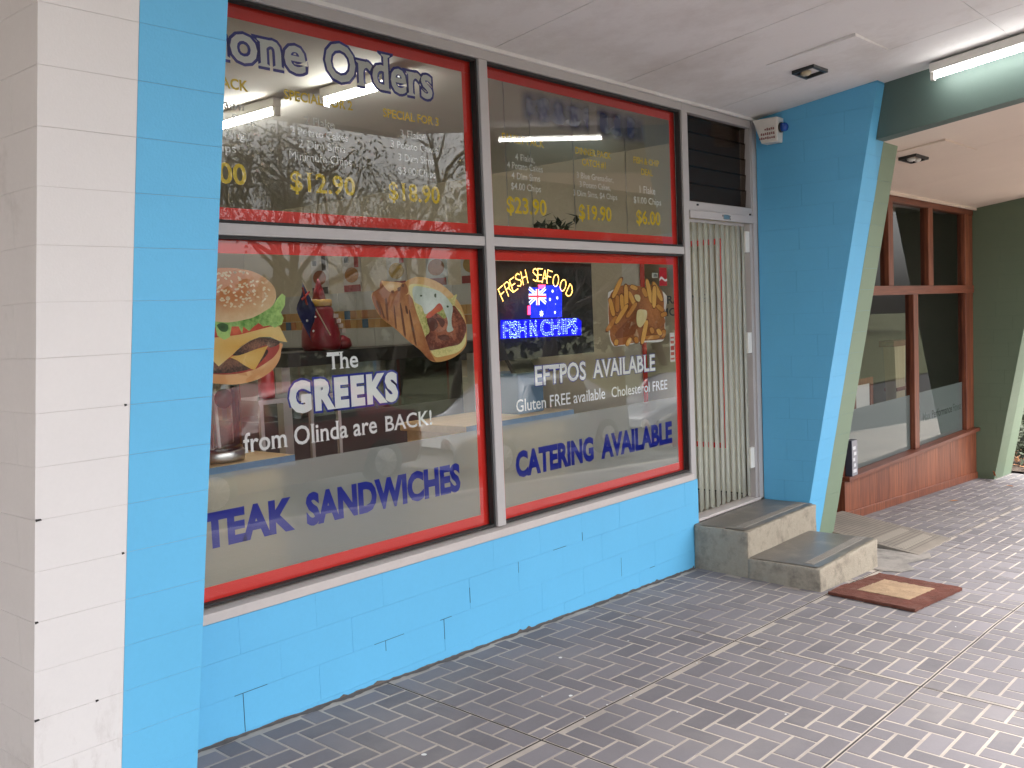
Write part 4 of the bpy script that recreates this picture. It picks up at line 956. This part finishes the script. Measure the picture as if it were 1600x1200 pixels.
# ================================================================== INSIDE THE SHOP
def counter(label, x0, x1, y0, y1, zt):
    t = thing('serving_counter', label, 'counter', 'shop counters behind the window')
    box('front_panel', x0+.03, x1-.05, y0+.04, y0+.06, .186, zt-.05, ply, t)
    box('carcass', x0+.03, x1-.05, y0+.061, y1-.03, .186, zt-.05, ply, t)
    box('top', x0, x1, y0+.006, y1, zt-.049, zt, ply, t, .004)
    box('edge_strip', x0, x1+.002, y0, y0+.0055, zt-.05, zt-.001, bluelam, t, .002)
counter('beech counter with blue edge behind the lower left pane', 1.80, 2.765, .30, .86, 1.075)
counter('beech counter with blue edge behind the lower right pane', 3.95, 4.95, .30, .86, 1.075)
box_ = thing('till_stand', 'blue cash till stand on the right-hand counter', 'till')
box('body', 4.55, 4.80, .42, .75, 1.076, 1.33, paint('till_blue', (.10, .19, .30), .4), box_, .01)
hexa('screen', [(4.57, .45, 1.333), (4.78, .45, 1.333), (4.78, .49, 1.333), (4.57, .49, 1.333), (4.57, .53, 1.44), (4.78, .53, 1.44), (4.78, .56, 1.44), (4.57, .56, 1.44)], black, box_)
# glass jar
jr = thing('glass_jar', 'tall clear jar with dark scoop hole standing on the counter', 'jar')
jarg = glass('jar_glass', (.86, .87, .86), 2.2)
lathe('body', [(.115, .0), (.118, .03), (.118, .30), (.110, .335)], jarg, jr, 28, (2.46, .47, 1.13))
lathe('chrome_base', [(.12, 0), (.125, .012), (.125, .045), (.118, .052)], steel, jr, 28, (2.46, .47, 1.077))
lathe('lid', [(.112, 0), (.118, .008), (.118, .035), (.02, .05)], steel, jr, 28, (2.46, .47, 1.467))
lathe('scoop_hole', [(.045, 0), (.045, -.006)], black, jr, 18, (2.43, .349, 1.37), 'y')
for i in range(9):
    a = random.uniform(0, 6.28); r_ = random.uniform(.01, .08)
    x, y = 2.46+r_*math.cos(a), .47+r_*math.sin(a)
    tube('straw', [(x, y, 1.135), (x+random.uniform(-.01, .01), y, 1.34+random.uniform(0, .05))], .008, random.choice((offw, steel, offw, plain('straw_pink_%d' % i, (.5, .12, .2), .4))), jr, 6)
sq = thing('squeeze_bottle', 'red squeeze bottle on the bench behind the jar', 'bottle')
redp = plain('red_bottle_plastic', (.50, .025, .03), .3)
lathe('body', [(.04, 0), (.042, .02), (.042, .13), (.032, .165)], redp, sq, 18, (2.92, .72, 1.32)); lathe('nozzle', [(.026, 0), (.02, .02), (.006, .055)], redp, sq, 14, (2.92, .72, 1.4855))
rk = thing('condiment_rack', 'steel condiment rack holding the red squeeze bottle', 'rack')
box('shelf', 2.80, 3.35, .62, .92, 1.296, 1.318, steel, rk)
for a, c in ((2.82, .64), (3.31, .64), (2.82, .88), (3.31, .88)): box('leg', a, a+.02, c, c+.02, .186, 1.2955, steel, rk)
# sauce bottle figure and flag on a black shelf
sh = thing('black_shelf', 'long black shelf behind the left window pane', 'shelf')
box('board', 3.30, 5.10, 1.05, 1.42, 1.45, 1.53, black, sh)
for a in (3.36, 4.98): box('post', a, a+.06, 1.2, 1.26, .186, 1.449, steel, sh)
sb = thing('sauce_bottle', 'large dark red sauce bottle ornament with yellow collar', 'bottle')
ox, oy, oz = 3.66, 1.2, 1.531
lathe('body', [(.105, 0), (.118, .03), (.116, .10), (.098, .18), (.080, .24), (.07, .262)], plain('sauce_red', (.23, .012, .025), .3), sb, 26, (ox, oy, oz))
lathe('collar', [(.072, 0), (.076, .006), (.076, .034), (.07, .04)], plain('collar_yellow', (.60, .36, .05), .4), sb, 22, (ox, oy, oz+.263))
lathe('nozzle', [(.042, 0), (.030, .05), (.010, .11), (.004, .125)], plain('nozzle_red', (.28, .015, .03), .3), sb, 18, (ox, oy, oz+.304))
lathe('foot', [(.05, 0), (.07, .02), (.06, .06), (.02, .085)], plain('foot_red', (.23, .012, .025), .3), sb, 16, (ox+.13, oy-.02, oz))
for i in range(4):
    a = i*.9; box('star_patch', ox+.02+.02*i, ox+.05+.02*i, oy-.112+.004*i, oy-.100+.004*i, oz+.19-.03*i, oz+.215-.03*i, plain('patch_%d' % i, (.55, .50, .46), .5), sb)
fl = thing('hand_flag', 'small navy hand flag with stars leaning beside the sauce bottle', 'flag')
tube('pole', [(3.62, 1.06, 1.62), (3.50, 1.05, 1.80), (3.42, 1.04, 1.94)], .004, plain('pole_wood', (.5, .42, .3), .5), fl, 6)
V = []; F = []
A = Vector((3.425, 1.04, 1.93)); Bq = Vector((3.53, 1.05, 1.755))
for i in range(9):
    t = i/8
    for j in range(5):
        s = j/4
        p = A.lerp(Bq, s*.85)+Vector((-.02+.0*t, -.03*math.sin(t*7), 0))*t+Vector((-.03, 0, -.20))*t
        V.append(p)
for i in range(8):
    for j in range(4): a = i*5+j; F.append((a, a+1, a+6, a+5))
flagb = plain('flag_navy', (.012, .018, .10), .7)
o = mesh('cloth', V, F, flagb, fl, True); o.modifiers.new('solid', 'SOLIDIFY').thickness = .001
rr = plain('flag_red', (.42, .03, .03), .7)
tube('canton_cross', [A+Vector((-.012, -.012, -.03)), A+Vector((.012, -.014, -.13))], .006, rr, fl, 6); tube('canton_cross', [A+Vector((-.02, -.012, -.10)), A+Vector((.035, -.014, -.055))], .006, rr, fl, 6)
for (dx, dz) in ((-.01, -.22), (.05, -.20), (.03, -.28)): lathe('star', [(.007, 0), (.007, -.002)], offw, fl, 7, (A.x+dx, A.y-.035, A.z+dz), 'y')
# posters on the party wall
pcols = [((.62, .60, .58), (.35, .12, .06), (.06, .05, .05)), ((.60, .56, .52), (.45, .20, .06), (.32, .04, .04)), ((.56, .55, .50), (.48, .32, .07), (.30, .05, .06)), ((.50, .54, .53), (.35, .16, .08), (.25, .05, .05)), ((.5, .5, .48), (.40, .25, .07), (.30, .04, .04))]
plab = ['pale food poster above the sauce bottle on the cream wall', 'burger poster second from the back on the cream wall', 'chips poster in the middle of the cream wall', 'meal poster second from the window on the cream wall', 'food poster nearest the red window edge on the cream wall']
for i, y in enumerate((5.35, 4.78, 4.05, 3.45, 2.95)):
    p = thing('food_poster', plab[i], 'poster', 'menu posters on the shop wall')
    c = pcols[i]
    box('sheet', 7.036, 7.0485, y, y+.30, 2.03, 2.52, plain('poster_%d' % i, c[0], .4), p)
    def el(cy, cz, ry, rz, m, xx):
        V = [(xx, cy+ry*math.cos(t*math.pi/8), cz+rz*math.sin(t*math.pi/8)) for t in range(16)]
        mesh('poster_picture', V, [tuple(range(16))], m, p)
    m1 = printed('poster_food_%d' % i, c[1], tuple(q*.5 for q in c[1]), (7, 2.2), (1, .3), 40, .6); m2 = plain('poster_block_%d' % i, c[2], .5)
    el(y+.15, 2.22, .12, .085, m1, 7.0345)
    box('poster_block', 7.0335, 7.0355, y+.01, y+.29, 2.035, 2.11, m2, p); box('poster_block', 7.0335, 7.0355, y+.20, y+.27, 2.36, 2.42, black, p)
    box('poster_block', 7.0335, 7.0355, y+.03, y+.10, 2.30, 2.50, m2, p)
# bench, hood along the party wall
bn = thing('steel_bench', 'stainless kitchen bench along the tiled wall', 'bench')
box('top', 6.40, 7.035, 2.3, 6.5, 1.06, 1.10, steel, bn); box('front', 6.44, 6.46, 2.32, 6.48, .186, 1.059, steel, bn)
box('splash_ledge', 6.88, 7.035, 2.3, 6.5, 1.28, 1.425, black, bn)
hd = thing('display_cabinet', 'dark glazed display cabinet in the middle of the shop', 'cabinet')
box('base', 3.9, 5.9, 2.2, 2.75, .186, 1.02, plain('cabinet_grey', (.10, .10, .10), .4), hd); box('top', 3.9, 5.9, 2.25, 2.75, 1.42, 1.45, black, hd)
box('glass_front', 3.9, 5.9, 2.2, 2.206, 1.021, 1.42, glass('cabinet_glass', (.75, .78, .76), 1.5), hd)
for a in (3.9, 4.9, 5.86): box('upright', a, a+.04, 2.70, 2.75, 1.021, 1.419, steel, hd)
for i, (a, c) in enumerate(((4.2, .12), (4.6, .10), (5.1, .14), (5.5, .1))): box('tray', a, a+.3, 2.3, 2.6, 1.022, 1.022+c*.6, steel, hd)
pl = thing('trailing_plant', 'dark leafy pot plant on the high ledge behind the prices', 'plant')
lm = paint('dark_leaf', (.02, .035, .015), .6)
V = []; F = []
for i in range(60):
    c = Vector((5.55+random.gauss(0, .13), .9+random.gauss(0, .06), 2.30+random.gauss(0, .045)))
    d = Vector((random.uniform(-1, 1), random.uniform(-1, 1), random.uniform(-.6, .6))).normalized()*.07; e = d.cross(Vector((0, 0, 1))).normalized()*.025
    k = len(V); V += [c-d, c+e, c+d, c-e]; F.append((k, k+1, k+2, k+3))
mesh('leaves', V, F, lm, pl); lathe('pot', [(.06, 0), (.075, .10)], black, pl, 14, (5.55, .9, 2.16))
lg = thing('high_ledge', 'pale high ledge carrying the pot plant', 'shelf')
box('board', 5.3, 6.6, .75, 1.05, 2.12, 2.155, whitep, lg)
for a in (5.34, 6.52): tube('hanger_rod', [(a, .9, 2.156), (a, .9, 3.058)], .003, steel, lg, 6)
# shop ceiling tubes (lit); the last two are added unseen to brighten the interior
for i, (x, y0, y1_) in enumerate(((3.68, .48, 1.08), (3.60, 1.42, 2.64), (2.35, 3.3, 4.52), (2.9, 5.1, 6.32))):
    fluoro(('lit fluorescent tube on the shop ceiling behind the phone orders heading', 'lit fluorescent tube on the shop ceiling beside the blue wing edge', 'added lit fluorescent tube deep in the shop ceiling, out of view', 'added lit fluorescent tube at the rear of the shop ceiling, out of view')[i], x, y0, y1_, lambda y: 3.06, group='fluorescent lights in the shop', tm=tube_s)

# ------------------------------------------------------------------ LED sign
ls = thing('led_sign', 'black illuminated sign reading fresh seafood with a flag, behind the glass', 'sign')
YL = .125
box('panel', 4.066, 4.96, YL+.004, YL+.03, 1.440, 1.998, plain('sign_black', (.012, .012, .014), .35), ls)
tube('chain', [(4.2, YL+.017, 1.999), (4.2, YL+.017, 3.055)], .003, steel, ls, 5); tube('chain', [(4.83, YL+.017, 1.999), (4.83, YL+.017, 3.055)], .003, steel, ls, 5)
amb = emit('amber_led', (1, .46, .10), 2.6); ledb = emit('blue_led', (.02, .03, 1), 1.6); ledw = emit('bluewhite_led', (.25, .4, 1), 3.0); ledr = emit('red_led', (1, .03, .10), 2.0)
flagf = emit('lit_flag_blue', (.01, .02, .42), .62); flagw = emit('lit_flag_white', (.7, .75, 1), .75); flagr = emit('lit_flag_red', (.8, .03, .05), .7)
SK = {'F': [[(0, 0), (0, 1), (.7, 1)], [(0, .52), (.55, .52)]], 'R': [[(0, 0), (0, 1), (.5, 1), (.68, .78), (.5, .54), (0, .54)], [(.35, .54), (.75, 0)]],
      'E': [[(.7, 0), (0, 0), (0, 1), (.7, 1)], [(0, .52), (.55, .52)]], 'S': [[(.68, .85), (.45, 1), (.12, .92), (.05, .7), (.3, .54), (.6, .42), (.68, .18), (.4, 0), (.05, .12)]],
      'H': [[(0, 0), (0, 1)], [(.7, 0), (.7, 1)], [(0, .52), (.7, .52)]], 'A': [[(0, 0), (.38, 1), (.76, 0)], [(.16, .36), (.6, .36)]],
      'O': [[(.42+.42*math.cos(t*math.pi/8), .5+.5*math.sin(t*math.pi/8)) for t in range(17)]], 'D': [[(0, 0), (0, 1), (.35, 1), (.7, .75), (.75, .5), (.7, .25), (.35, 0), (0, 0)]]}
V = []; F = []
def dot(x, y, z, r):
    k = len(V)
    V.extend([(x-r, y, z), (x, y, z-r), (x+r, y, z), (x, y, z+r), (x, y-r, z)]); F.extend([(k, k+1, k+4), (k+1, k+2, k+4), (k+2, k+3, k+4), (k+3, k, k+4)])
H = .074
for (c, x, z, a) in LEDLET:
    a = R(-a)
    for pl_ in SK[c]:
        pts = []
        for p, q in zip(pl_, pl_[1:]):
            L_ = math.hypot((q[0]-p[0])*.8, q[1]-p[1])*H; n_ = max(1, round(L_/.0072))
            for i in range(n_): pts.append((p[0]+(q[0]-p[0])*i/n_, p[1]+(q[1]-p[1])*i/n_))
        pts.append(pl_[-1])
        for u, v_ in pts:
            u = (u-.37)*H*.82; v_ = (v_-.5)*H
            # letters lean the other way on the left half of the arch
            dot(x+u*math.cos(-a)+v_*math.sin(-a)*1, YL+.003, z-u*math.sin(-a)*-1*-1+v_*math.cos(a), .0032)
mesh('amber_letters', V, F, amb, ls)
decal('flag_picture', [(LED['field'], flagf, False)], YL+.0025, ls)
L = []
def bar(p, q, wd, m):
    p = Vector(p); q = Vector(q); n_ = Vector((-(q-p).y, (q-p).x)).normalized()*wd/2
    L.append(([tuple(p+n_), tuple(q+n_), tuple(q-n_), tuple(p-n_)], m, False))
for i in (0, 1): bar(*LEDJACK[i], .020, flagw)
for i in (0, 1): bar(*LEDJACK[i], .007, flagf if i else flagf)
for i in (2, 3): bar(*LEDJACK[i], .030, flagw)
for i in (2, 3): bar(*LEDJACK[i], .014, flagr)
for x, z, r_ in LEDSTAR:
    n_ = 7; P = []
    for i in range(2*n_):
        rad = r_ if i % 2 == 0 else r_*.5; t = math.pi/2+i*math.pi/n_; P.append((x+rad*math.cos(t), z+rad*math.sin(t)))
    L.append((P, flagw, False))
decal('flag_marks', L, YL+.0018, ls, .0002)
decal('red_glow_marks', [(LED['red1'], ledr, False), (LED['red2'], ledr, False)], YL+.0015, ls)
band = emit('blue_bloom', (.004, .004, .30), .75)  # blue bloom around the letters, put in as a glowing band
decal('blue_bloom_band', [(LED['band'], band, False)], YL+.0016, ls)
V = []; F = []
for txt, a, c in (('FISH', 4.10, 4.30), ('N', 4.335, 4.395), ('CHIPS', 4.43, 4.79)):
    r_ = lettering(txt, a, c, 1.568, 1.655, YL+.0012, ledb, ls, .02, name='blue_letters')
    vs, fs = font_mesh(txt, .02); ed = {}
    for f_ in fs:
        for i in range(len(f_)):
            e = tuple(sorted((f_[i], f_[(i+1) % len(f_)]))); ed[e] = ed.get(e, 0)+1
    sx = (c-a)/(r_[1][1]-r_[1][0]); sz_ = .087/CAP
    for (i, j), n_ in ed.items():
        if n_ != 1: continue
        p, q = vs[i], vs[j]; Ln = math.hypot((p[0]-q[0])*sx, (p[1]-q[1])*sz_)
        for k in range(max(1, int(Ln/.012))):
            t = (k+.5)/max(1, int(Ln/.012))
            if random.random() < .75: dot(a+(p[0]+(q[0]-p[0])*t-r_[1][0])*sx, YL+.0008, 1.568+(p[1]+(q[1]-p[1])*t)*sz_, .0022)
mesh('blue_led_dots', V, F, ledw, ls)

# ================================================================== FALLEN LEAVES, GARDEN
lf = paint('dry_leaf', (.42, .19, .08), .8, .3)
def leaf(x, y, z, s, rot, label, up=False):
    P = [(-1, 0, 0), (-.4, .32, .1), (.3, .34, .05), (1, 0, .12), (.3, -.3, .06), (-.4, -.3, .12), (0, 0, -.05)]
    m_ = Matrix.Translation((x, y, z)) @ Matrix.Rotation(rot, 4, 'Z') @ (Matrix.Rotation(R(65), 4, 'X') if up else Matrix.Identity(4)) @ Matrix.Scale(s, 4)
    o = mesh('fallen_leaf', [m_ @ Vector(p) for p in P], [(0, 1, 6), (1, 2, 6), (2, 3, 6), (3, 4, 6), (4, 5, 6), (5, 0, 6)], lf)
    o.modifiers.new('solid', 'SOLIDIFY').thickness = .001
    tag(o, label, 'leaf', 'dry leaves on the footpath')
leaf(12.25, -.30, gz(12.25, -.3)+.08, .13, .4, 'dry orange leaf propped at the foot of the far green wing', True)
leaf(11.9, -.55, gz(11.9, -.55)+.012, .05, 1.2, 'small dry leaf lying before the timber plinth, right end')
leaf(10.3, -.42, gz(10.3, -.42)+.012, .05, 2.2, 'small dark leaf lying before the middle of the timber plinth')
leaf(13.0, -.75, gz(13, -.75)+.012, .06, .2, 'dry leaf beside the garden bed past the far wing')
V = []; F = []
for i in range(700):
    x, y = random.uniform(13.3, 20), random.uniform(-1.1, .3)
    c = Vector((x, y, gz(x, y)+.04+random.random()*.05)); d = Vector((random.uniform(-1, 1), random.uniform(-1, 1), random.uniform(-.2, .5))).normalized()*.06; e = d.cross(Vector((0, 0, 1))).normalized()*.02
    k = len(V); V += [c-d, c+e, c+d, c-e]; F.append((k, k+1, k+2, k+3))
o = mesh('leaf_litter', V, F, lf); tag(o, 'brown leaf litter over the garden bed past the far wing', 'leaves', kind='stuff')
def shrub(x, y, h, label):
    t = thing('garden_shrub', label, 'shrub', 'shrubs in the garden bed')
    V = []; F = []
    for i in range(900):
        c = Vector((x+random.gauss(0, h*.33), y+random.gauss(0, h*.3), gz(x, y)+.1+abs(random.gauss(.45, .3))*h)); d = Vector((random.uniform(-1, 1), random.uniform(-1, 1), random.uniform(-1, 1))).normalized()*.05; e = d.orthogonal().normalized()*.02
        k = len(V); V += [c-d, c+e, c+d, c-e]; F.append((k, k+1, k+2, k+3))
    mesh('foliage', V, F, leafm, t)
    for i in range(5): tube('stem', [(x, y, gz(x, y)), (x+random.gauss(0, h*.15), y+random.gauss(0, h*.15), gz(x, y)+h*.6)], [.012, .005], bark, t, 5)
leafm = paint('gum_leaf', (.060, .075, .038), .6, .4, 2, 20, 0)
bark = paint('gum_bark', (.16, .135, .11), .9, .3, 4, 30, .5, .01)
for i, (x, y, h) in enumerate(((14.2, -.3, .5), (15.4, -.2, .8), (17, -.4, 1.0))): shrub(x, y, h, ('low green shrub nearest the far green wing', 'middle green shrub of the garden bed', 'tallest green shrub of the garden bed')[i])

# ================================================================== ACROSS THE STREET (mirrored in the glass)
def gum_proto(seed, h, spread):
    rnd = random.Random(seed); t = bpy.data.objects.new('gum_tree', None); COL.objects.link(t)
    V = []; F = []; LV = []; LF = []
    def limb(p, d, L_, r_, depth):
        pts = [p]; q = p.copy(); dd = d.copy()
        for i in range(4):
            dd = (dd+Vector((rnd.gauss(0, .18), rnd.gauss(0, .18), rnd.gauss(.04, .10)))).normalized(); q = q+dd*L_/4; pts.append(q.copy())
        rad = [r_*(1-.16*i) for i in range(5)]
        n_ = 6; k0 = len(V)
        for i, pp in enumerate(pts):
            tt = (pts[min(i+1, 4)]-pts[max(i-1, 0)]).normalized(); a = tt.orthogonal().normalized(); b_ = tt.cross(a)
            for k in range(n_): V.append(pp+(a*math.cos(k*math.pi/3)+b_*math.sin(k*math.pi/3))*rad[i])
        for i in range(4):
            for k in range(n_): F.append((k0+i*n_+k, k0+i*n_+(k+1) % n_, k0+(i+1)*n_+(k+1) % n_, k0+(i+1)*n_+k))
        if depth == 0 or r_ < .03:
            clump(pts[-1], .55+rnd.random()*.5); clump(pts[2], .35+rnd.random()*.3); return
        for j in range(rnd.choice((2, 3, 3))):
            a = rnd.uniform(0, 6.28); out = Vector((math.cos(a), math.sin(a), rnd.uniform(.25, .9))).normalized()
            limb(pts[rnd.choice((2, 3, 4))], (dd*.45+out*.75).normalized(), L_*rnd.uniform(.55, .8), r_*.55, depth-1)
    def clump(c, s):
        for i in range(int(72*s/.6)):
            o_ = Vector((rnd.gauss(0, .45), rnd.gauss(0, .45), rnd.gauss(0, .30)))*s*1.15
            d = Vector((rnd.uniform(-1, 1), rnd.uniform(-1, 1), rnd.uniform(-1.4, .3))).normalized()*rnd.uniform(.05, .095); e = d.orthogonal().normalized()*.026
            p = c+o_; k = len(LV); LV.extend([p-d, p+e, p+d, p-e]); LF.append((k, k+1, k+2, k+3))
    limb(Vector((0, 0, -.3)), Vector((0, 0, 1)), h*.5, h*.028, 0 if False else 3)
    mesh('trunk', V, F, bark, t, True); mesh('crown', LV, LF, leafm, t)
    return t
protos = [gum_proto(3, 9.5, 3), gum_proto(11, 8.0, 3), gum_proto(21, 11, 4)]
spots = [(19, -24, 0), (23.5, -28, 1), (27, -23, 1), (31, -31, 2), (36, -26, 0), (42, -33, 2), (15, -32, 2), (48, -28, 1), (52, -38, 2), (60, -34, 0), (66, -42, 2), (76, -40, 2), (9, -29, 1), (40, -42, 2), (88, -46, 2)]
used = set()
gl = ['gum tree mirrored behind the $12.90 price', 'gum tree mirrored between the two special prices', 'small gum tree mirrored behind the $18.90 price']
for i, (x, y, k) in enumerate(spots):
    pz = gx(min(x, 40))-.3+(.003*(-20-y) if y < -20 else 0)
    if k not in used: t = protos[k]; used.add(k)
    else:
        t = protos[k].copy(); COL.objects.link(t)
        for ch in protos[k].children:
            c = ch.copy(); COL.objects.link(c); c.parent = t
    t.location = (x, y, pz); t.rotation_euler = (0, 0, i*1.7); s = 1.22+.16*math.sin(i*2.3); t.scale = (s, s, s)
    tag(t, 'tall gum tree across the street, mirrored in the shop glass', 'tree', 'gum trees across the street')
V = []; F = []
for i in range(30000):
    x = random.uniform(-20, 54) if i < 6000 else random.uniform(55, 135); y = -48+random.gauss(0, 1.5)-abs(x-40)*.05; top = 4.2+1.6*math.sin(x*.21)+1.2*math.sin(x*.53+1)+(15*min(1, (x-54)/5) if x > 54 else 0)
    z = gx(40)*min(1, max(0, x)/40)-.3+random.random()**.6*top
    d = Vector((random.uniform(-1, 1), random.uniform(-1, 1), random.uniform(-1, 1))).normalized()*.50; e = d.orthogonal().normalized()*.30
    k = len(V); c = Vector((x, y, z)); V += [c-d, c+e, c+d, c-e]; F.append((k, k+1, k+2, k+3))
o = mesh('far_scrub', V, F, leafm); tag(o, 'far-off belt of scrub behind the gum trees', 'bushes', kind='stuff')

def car(name, label, x0, yc, col, L_=4.3, flip=False):
    t = thing(name, label, 'car', 'cars parked along the kerb')
    zg = lambda x: gx(x)-.30
    pm_c = paint('car_paint_'+name, col, .22, .02, 1, 30, 0, spec=.6); gl_ = plain('car_window_dark', (.015, .018, .02), .05, spec=.8)
    # (x, belt z, roof z, half width)
    S = [(0, .55, .55, .70), (.12, .70, .70, .78), (.9, .86, .86, .84), (1.25, .92, .93, .85), (1.75, .94, 1.36, .85), (2.3, .95, 1.44, .85), (3.1, .95, 1.42, .85), (3.75, .97, 1.02, .84), (4.15, .94, .95, .80), (4.3, .70, .70, .72)]
    S = [(a*L_/4.3, b_, c, d) for a, b_, c, d in S]
    V = []; F = []; mi = []
    for (a, zb_, zr, hw) in S:
        xx = x0+(L_-a if flip else a); z0 = zg(x0+L_/2)
        ring = [(hw*.93, .22), (hw, .40), (hw, zb_-.12), (hw*.96, zb_), (hw*(.96 if zr-zb_ < .1 else .74), zr-.02), (hw*.45, zr), (-hw*.45, zr), (-hw*(.96 if zr-zb_ < .1 else .74), zr-.02), (-hw*.96, zb_), (-hw, zb_-.12), (-hw, .40), (-hw*.93, .22)]
        V += [(xx, yc+p, z0+q) for p, q in ring]
    n_ = 12
    for i in range(len(S)-1):
        for k in range(n_):
            F.append((i*n_+k, i*n_+(k+1) % n_, (i+1)*n_+(k+1) % n_, (i+1)*n_+k))
    F += [tuple(range(n_)), tuple((len(S)-1)*n_+k for k in range(n_))]
    mesh('body', V, F, pm_c, t, True)
    def P(i, k, o=.012):
        v = Vector(V[i*n_+k]); c = Vector((v.x, yc, zg(x0+L_/2)+.9)); return v+(v-c).normalized()*o
    def quad(name_, ids, m, sh=.10):
        p = [P(*q) for q in ids]; c = sum(p, Vector())/4; p = [q.lerp(c, sh) for q in p]; mesh(name_, p, [(0, 1, 2, 3)], m, t)
    for k in (3, 7): 
        quad('side_window', [(4, k), (5, k), (5, k+1), (4, k+1)], gl_); quad('side_window', [(5, k), (6, k), (6, k+1), (5, k+1)], gl_, .07)
    quad('windscreen', [(3, 4), (4, 4), (4, 7), (3, 7)], gl_, .07); quad('rear_window', [(6, 4), (7, 4), (7, 7), (6, 7)], gl_, .07)
    for a in (.85, 3.45):
        a *= L_/4.3
        for s in (-1, 1):
            xx = x0+(L_-a if flip else a); zc = zg(x0+L_/2)+.31; yy = yc+s*.80
            wh = lathe('wheel', [(.20, -.09), (.30, -.09), (.31, -.05), (.31, .05), (.30, .09), (.20, .09)], black, t, 26, (xx, yy, zc), 'y')
            lathe('rim', [(.19, 0), (.19, .02*s)], steel, wh, 20, (xx, yy+.078*s, zc), 'y')
            for q in range(10):
                an = q*math.pi/5; tube('spoke', [(xx, yy+.105*s, zc), (xx+.18*math.cos(an), yy+.10*s, zc+.18*math.sin(an))], .014, whitep, wh, 5)
    for s in (-1, 1):
        f_ = x0+(L_-.03 if flip else .03); r_ = x0+(.06 if flip else L_-.06)
        lathe('headlight', [(.09, -.03), (.10, .0), (.06, .04)], whitep, t, 14, (f_, yc+s*.52, zg(x0+L_/2)+.60), 'x')
        box('tail_light', r_-.03, r_+.03, yc+s*.60-.1, yc+s*.60+.1, zg(x0+L_/2)+.68, zg(x0+L_/2)+.82, red, t)
car('parked_car', 'red hatchback parked at the kerb, mirrored in the left window', 5.2, -7.15, (.30, .012, .02))
car('parked_car', 'silver sedan parked behind the red hatchback, mirrored in the window', 10.2, -7.2, (.42, .43, .44), 4.6)
car('parked_car', 'dark blue sedan parked last in the mirrored row of cars', 15.6, -7.2, (.02, .03, .06), 4.5)
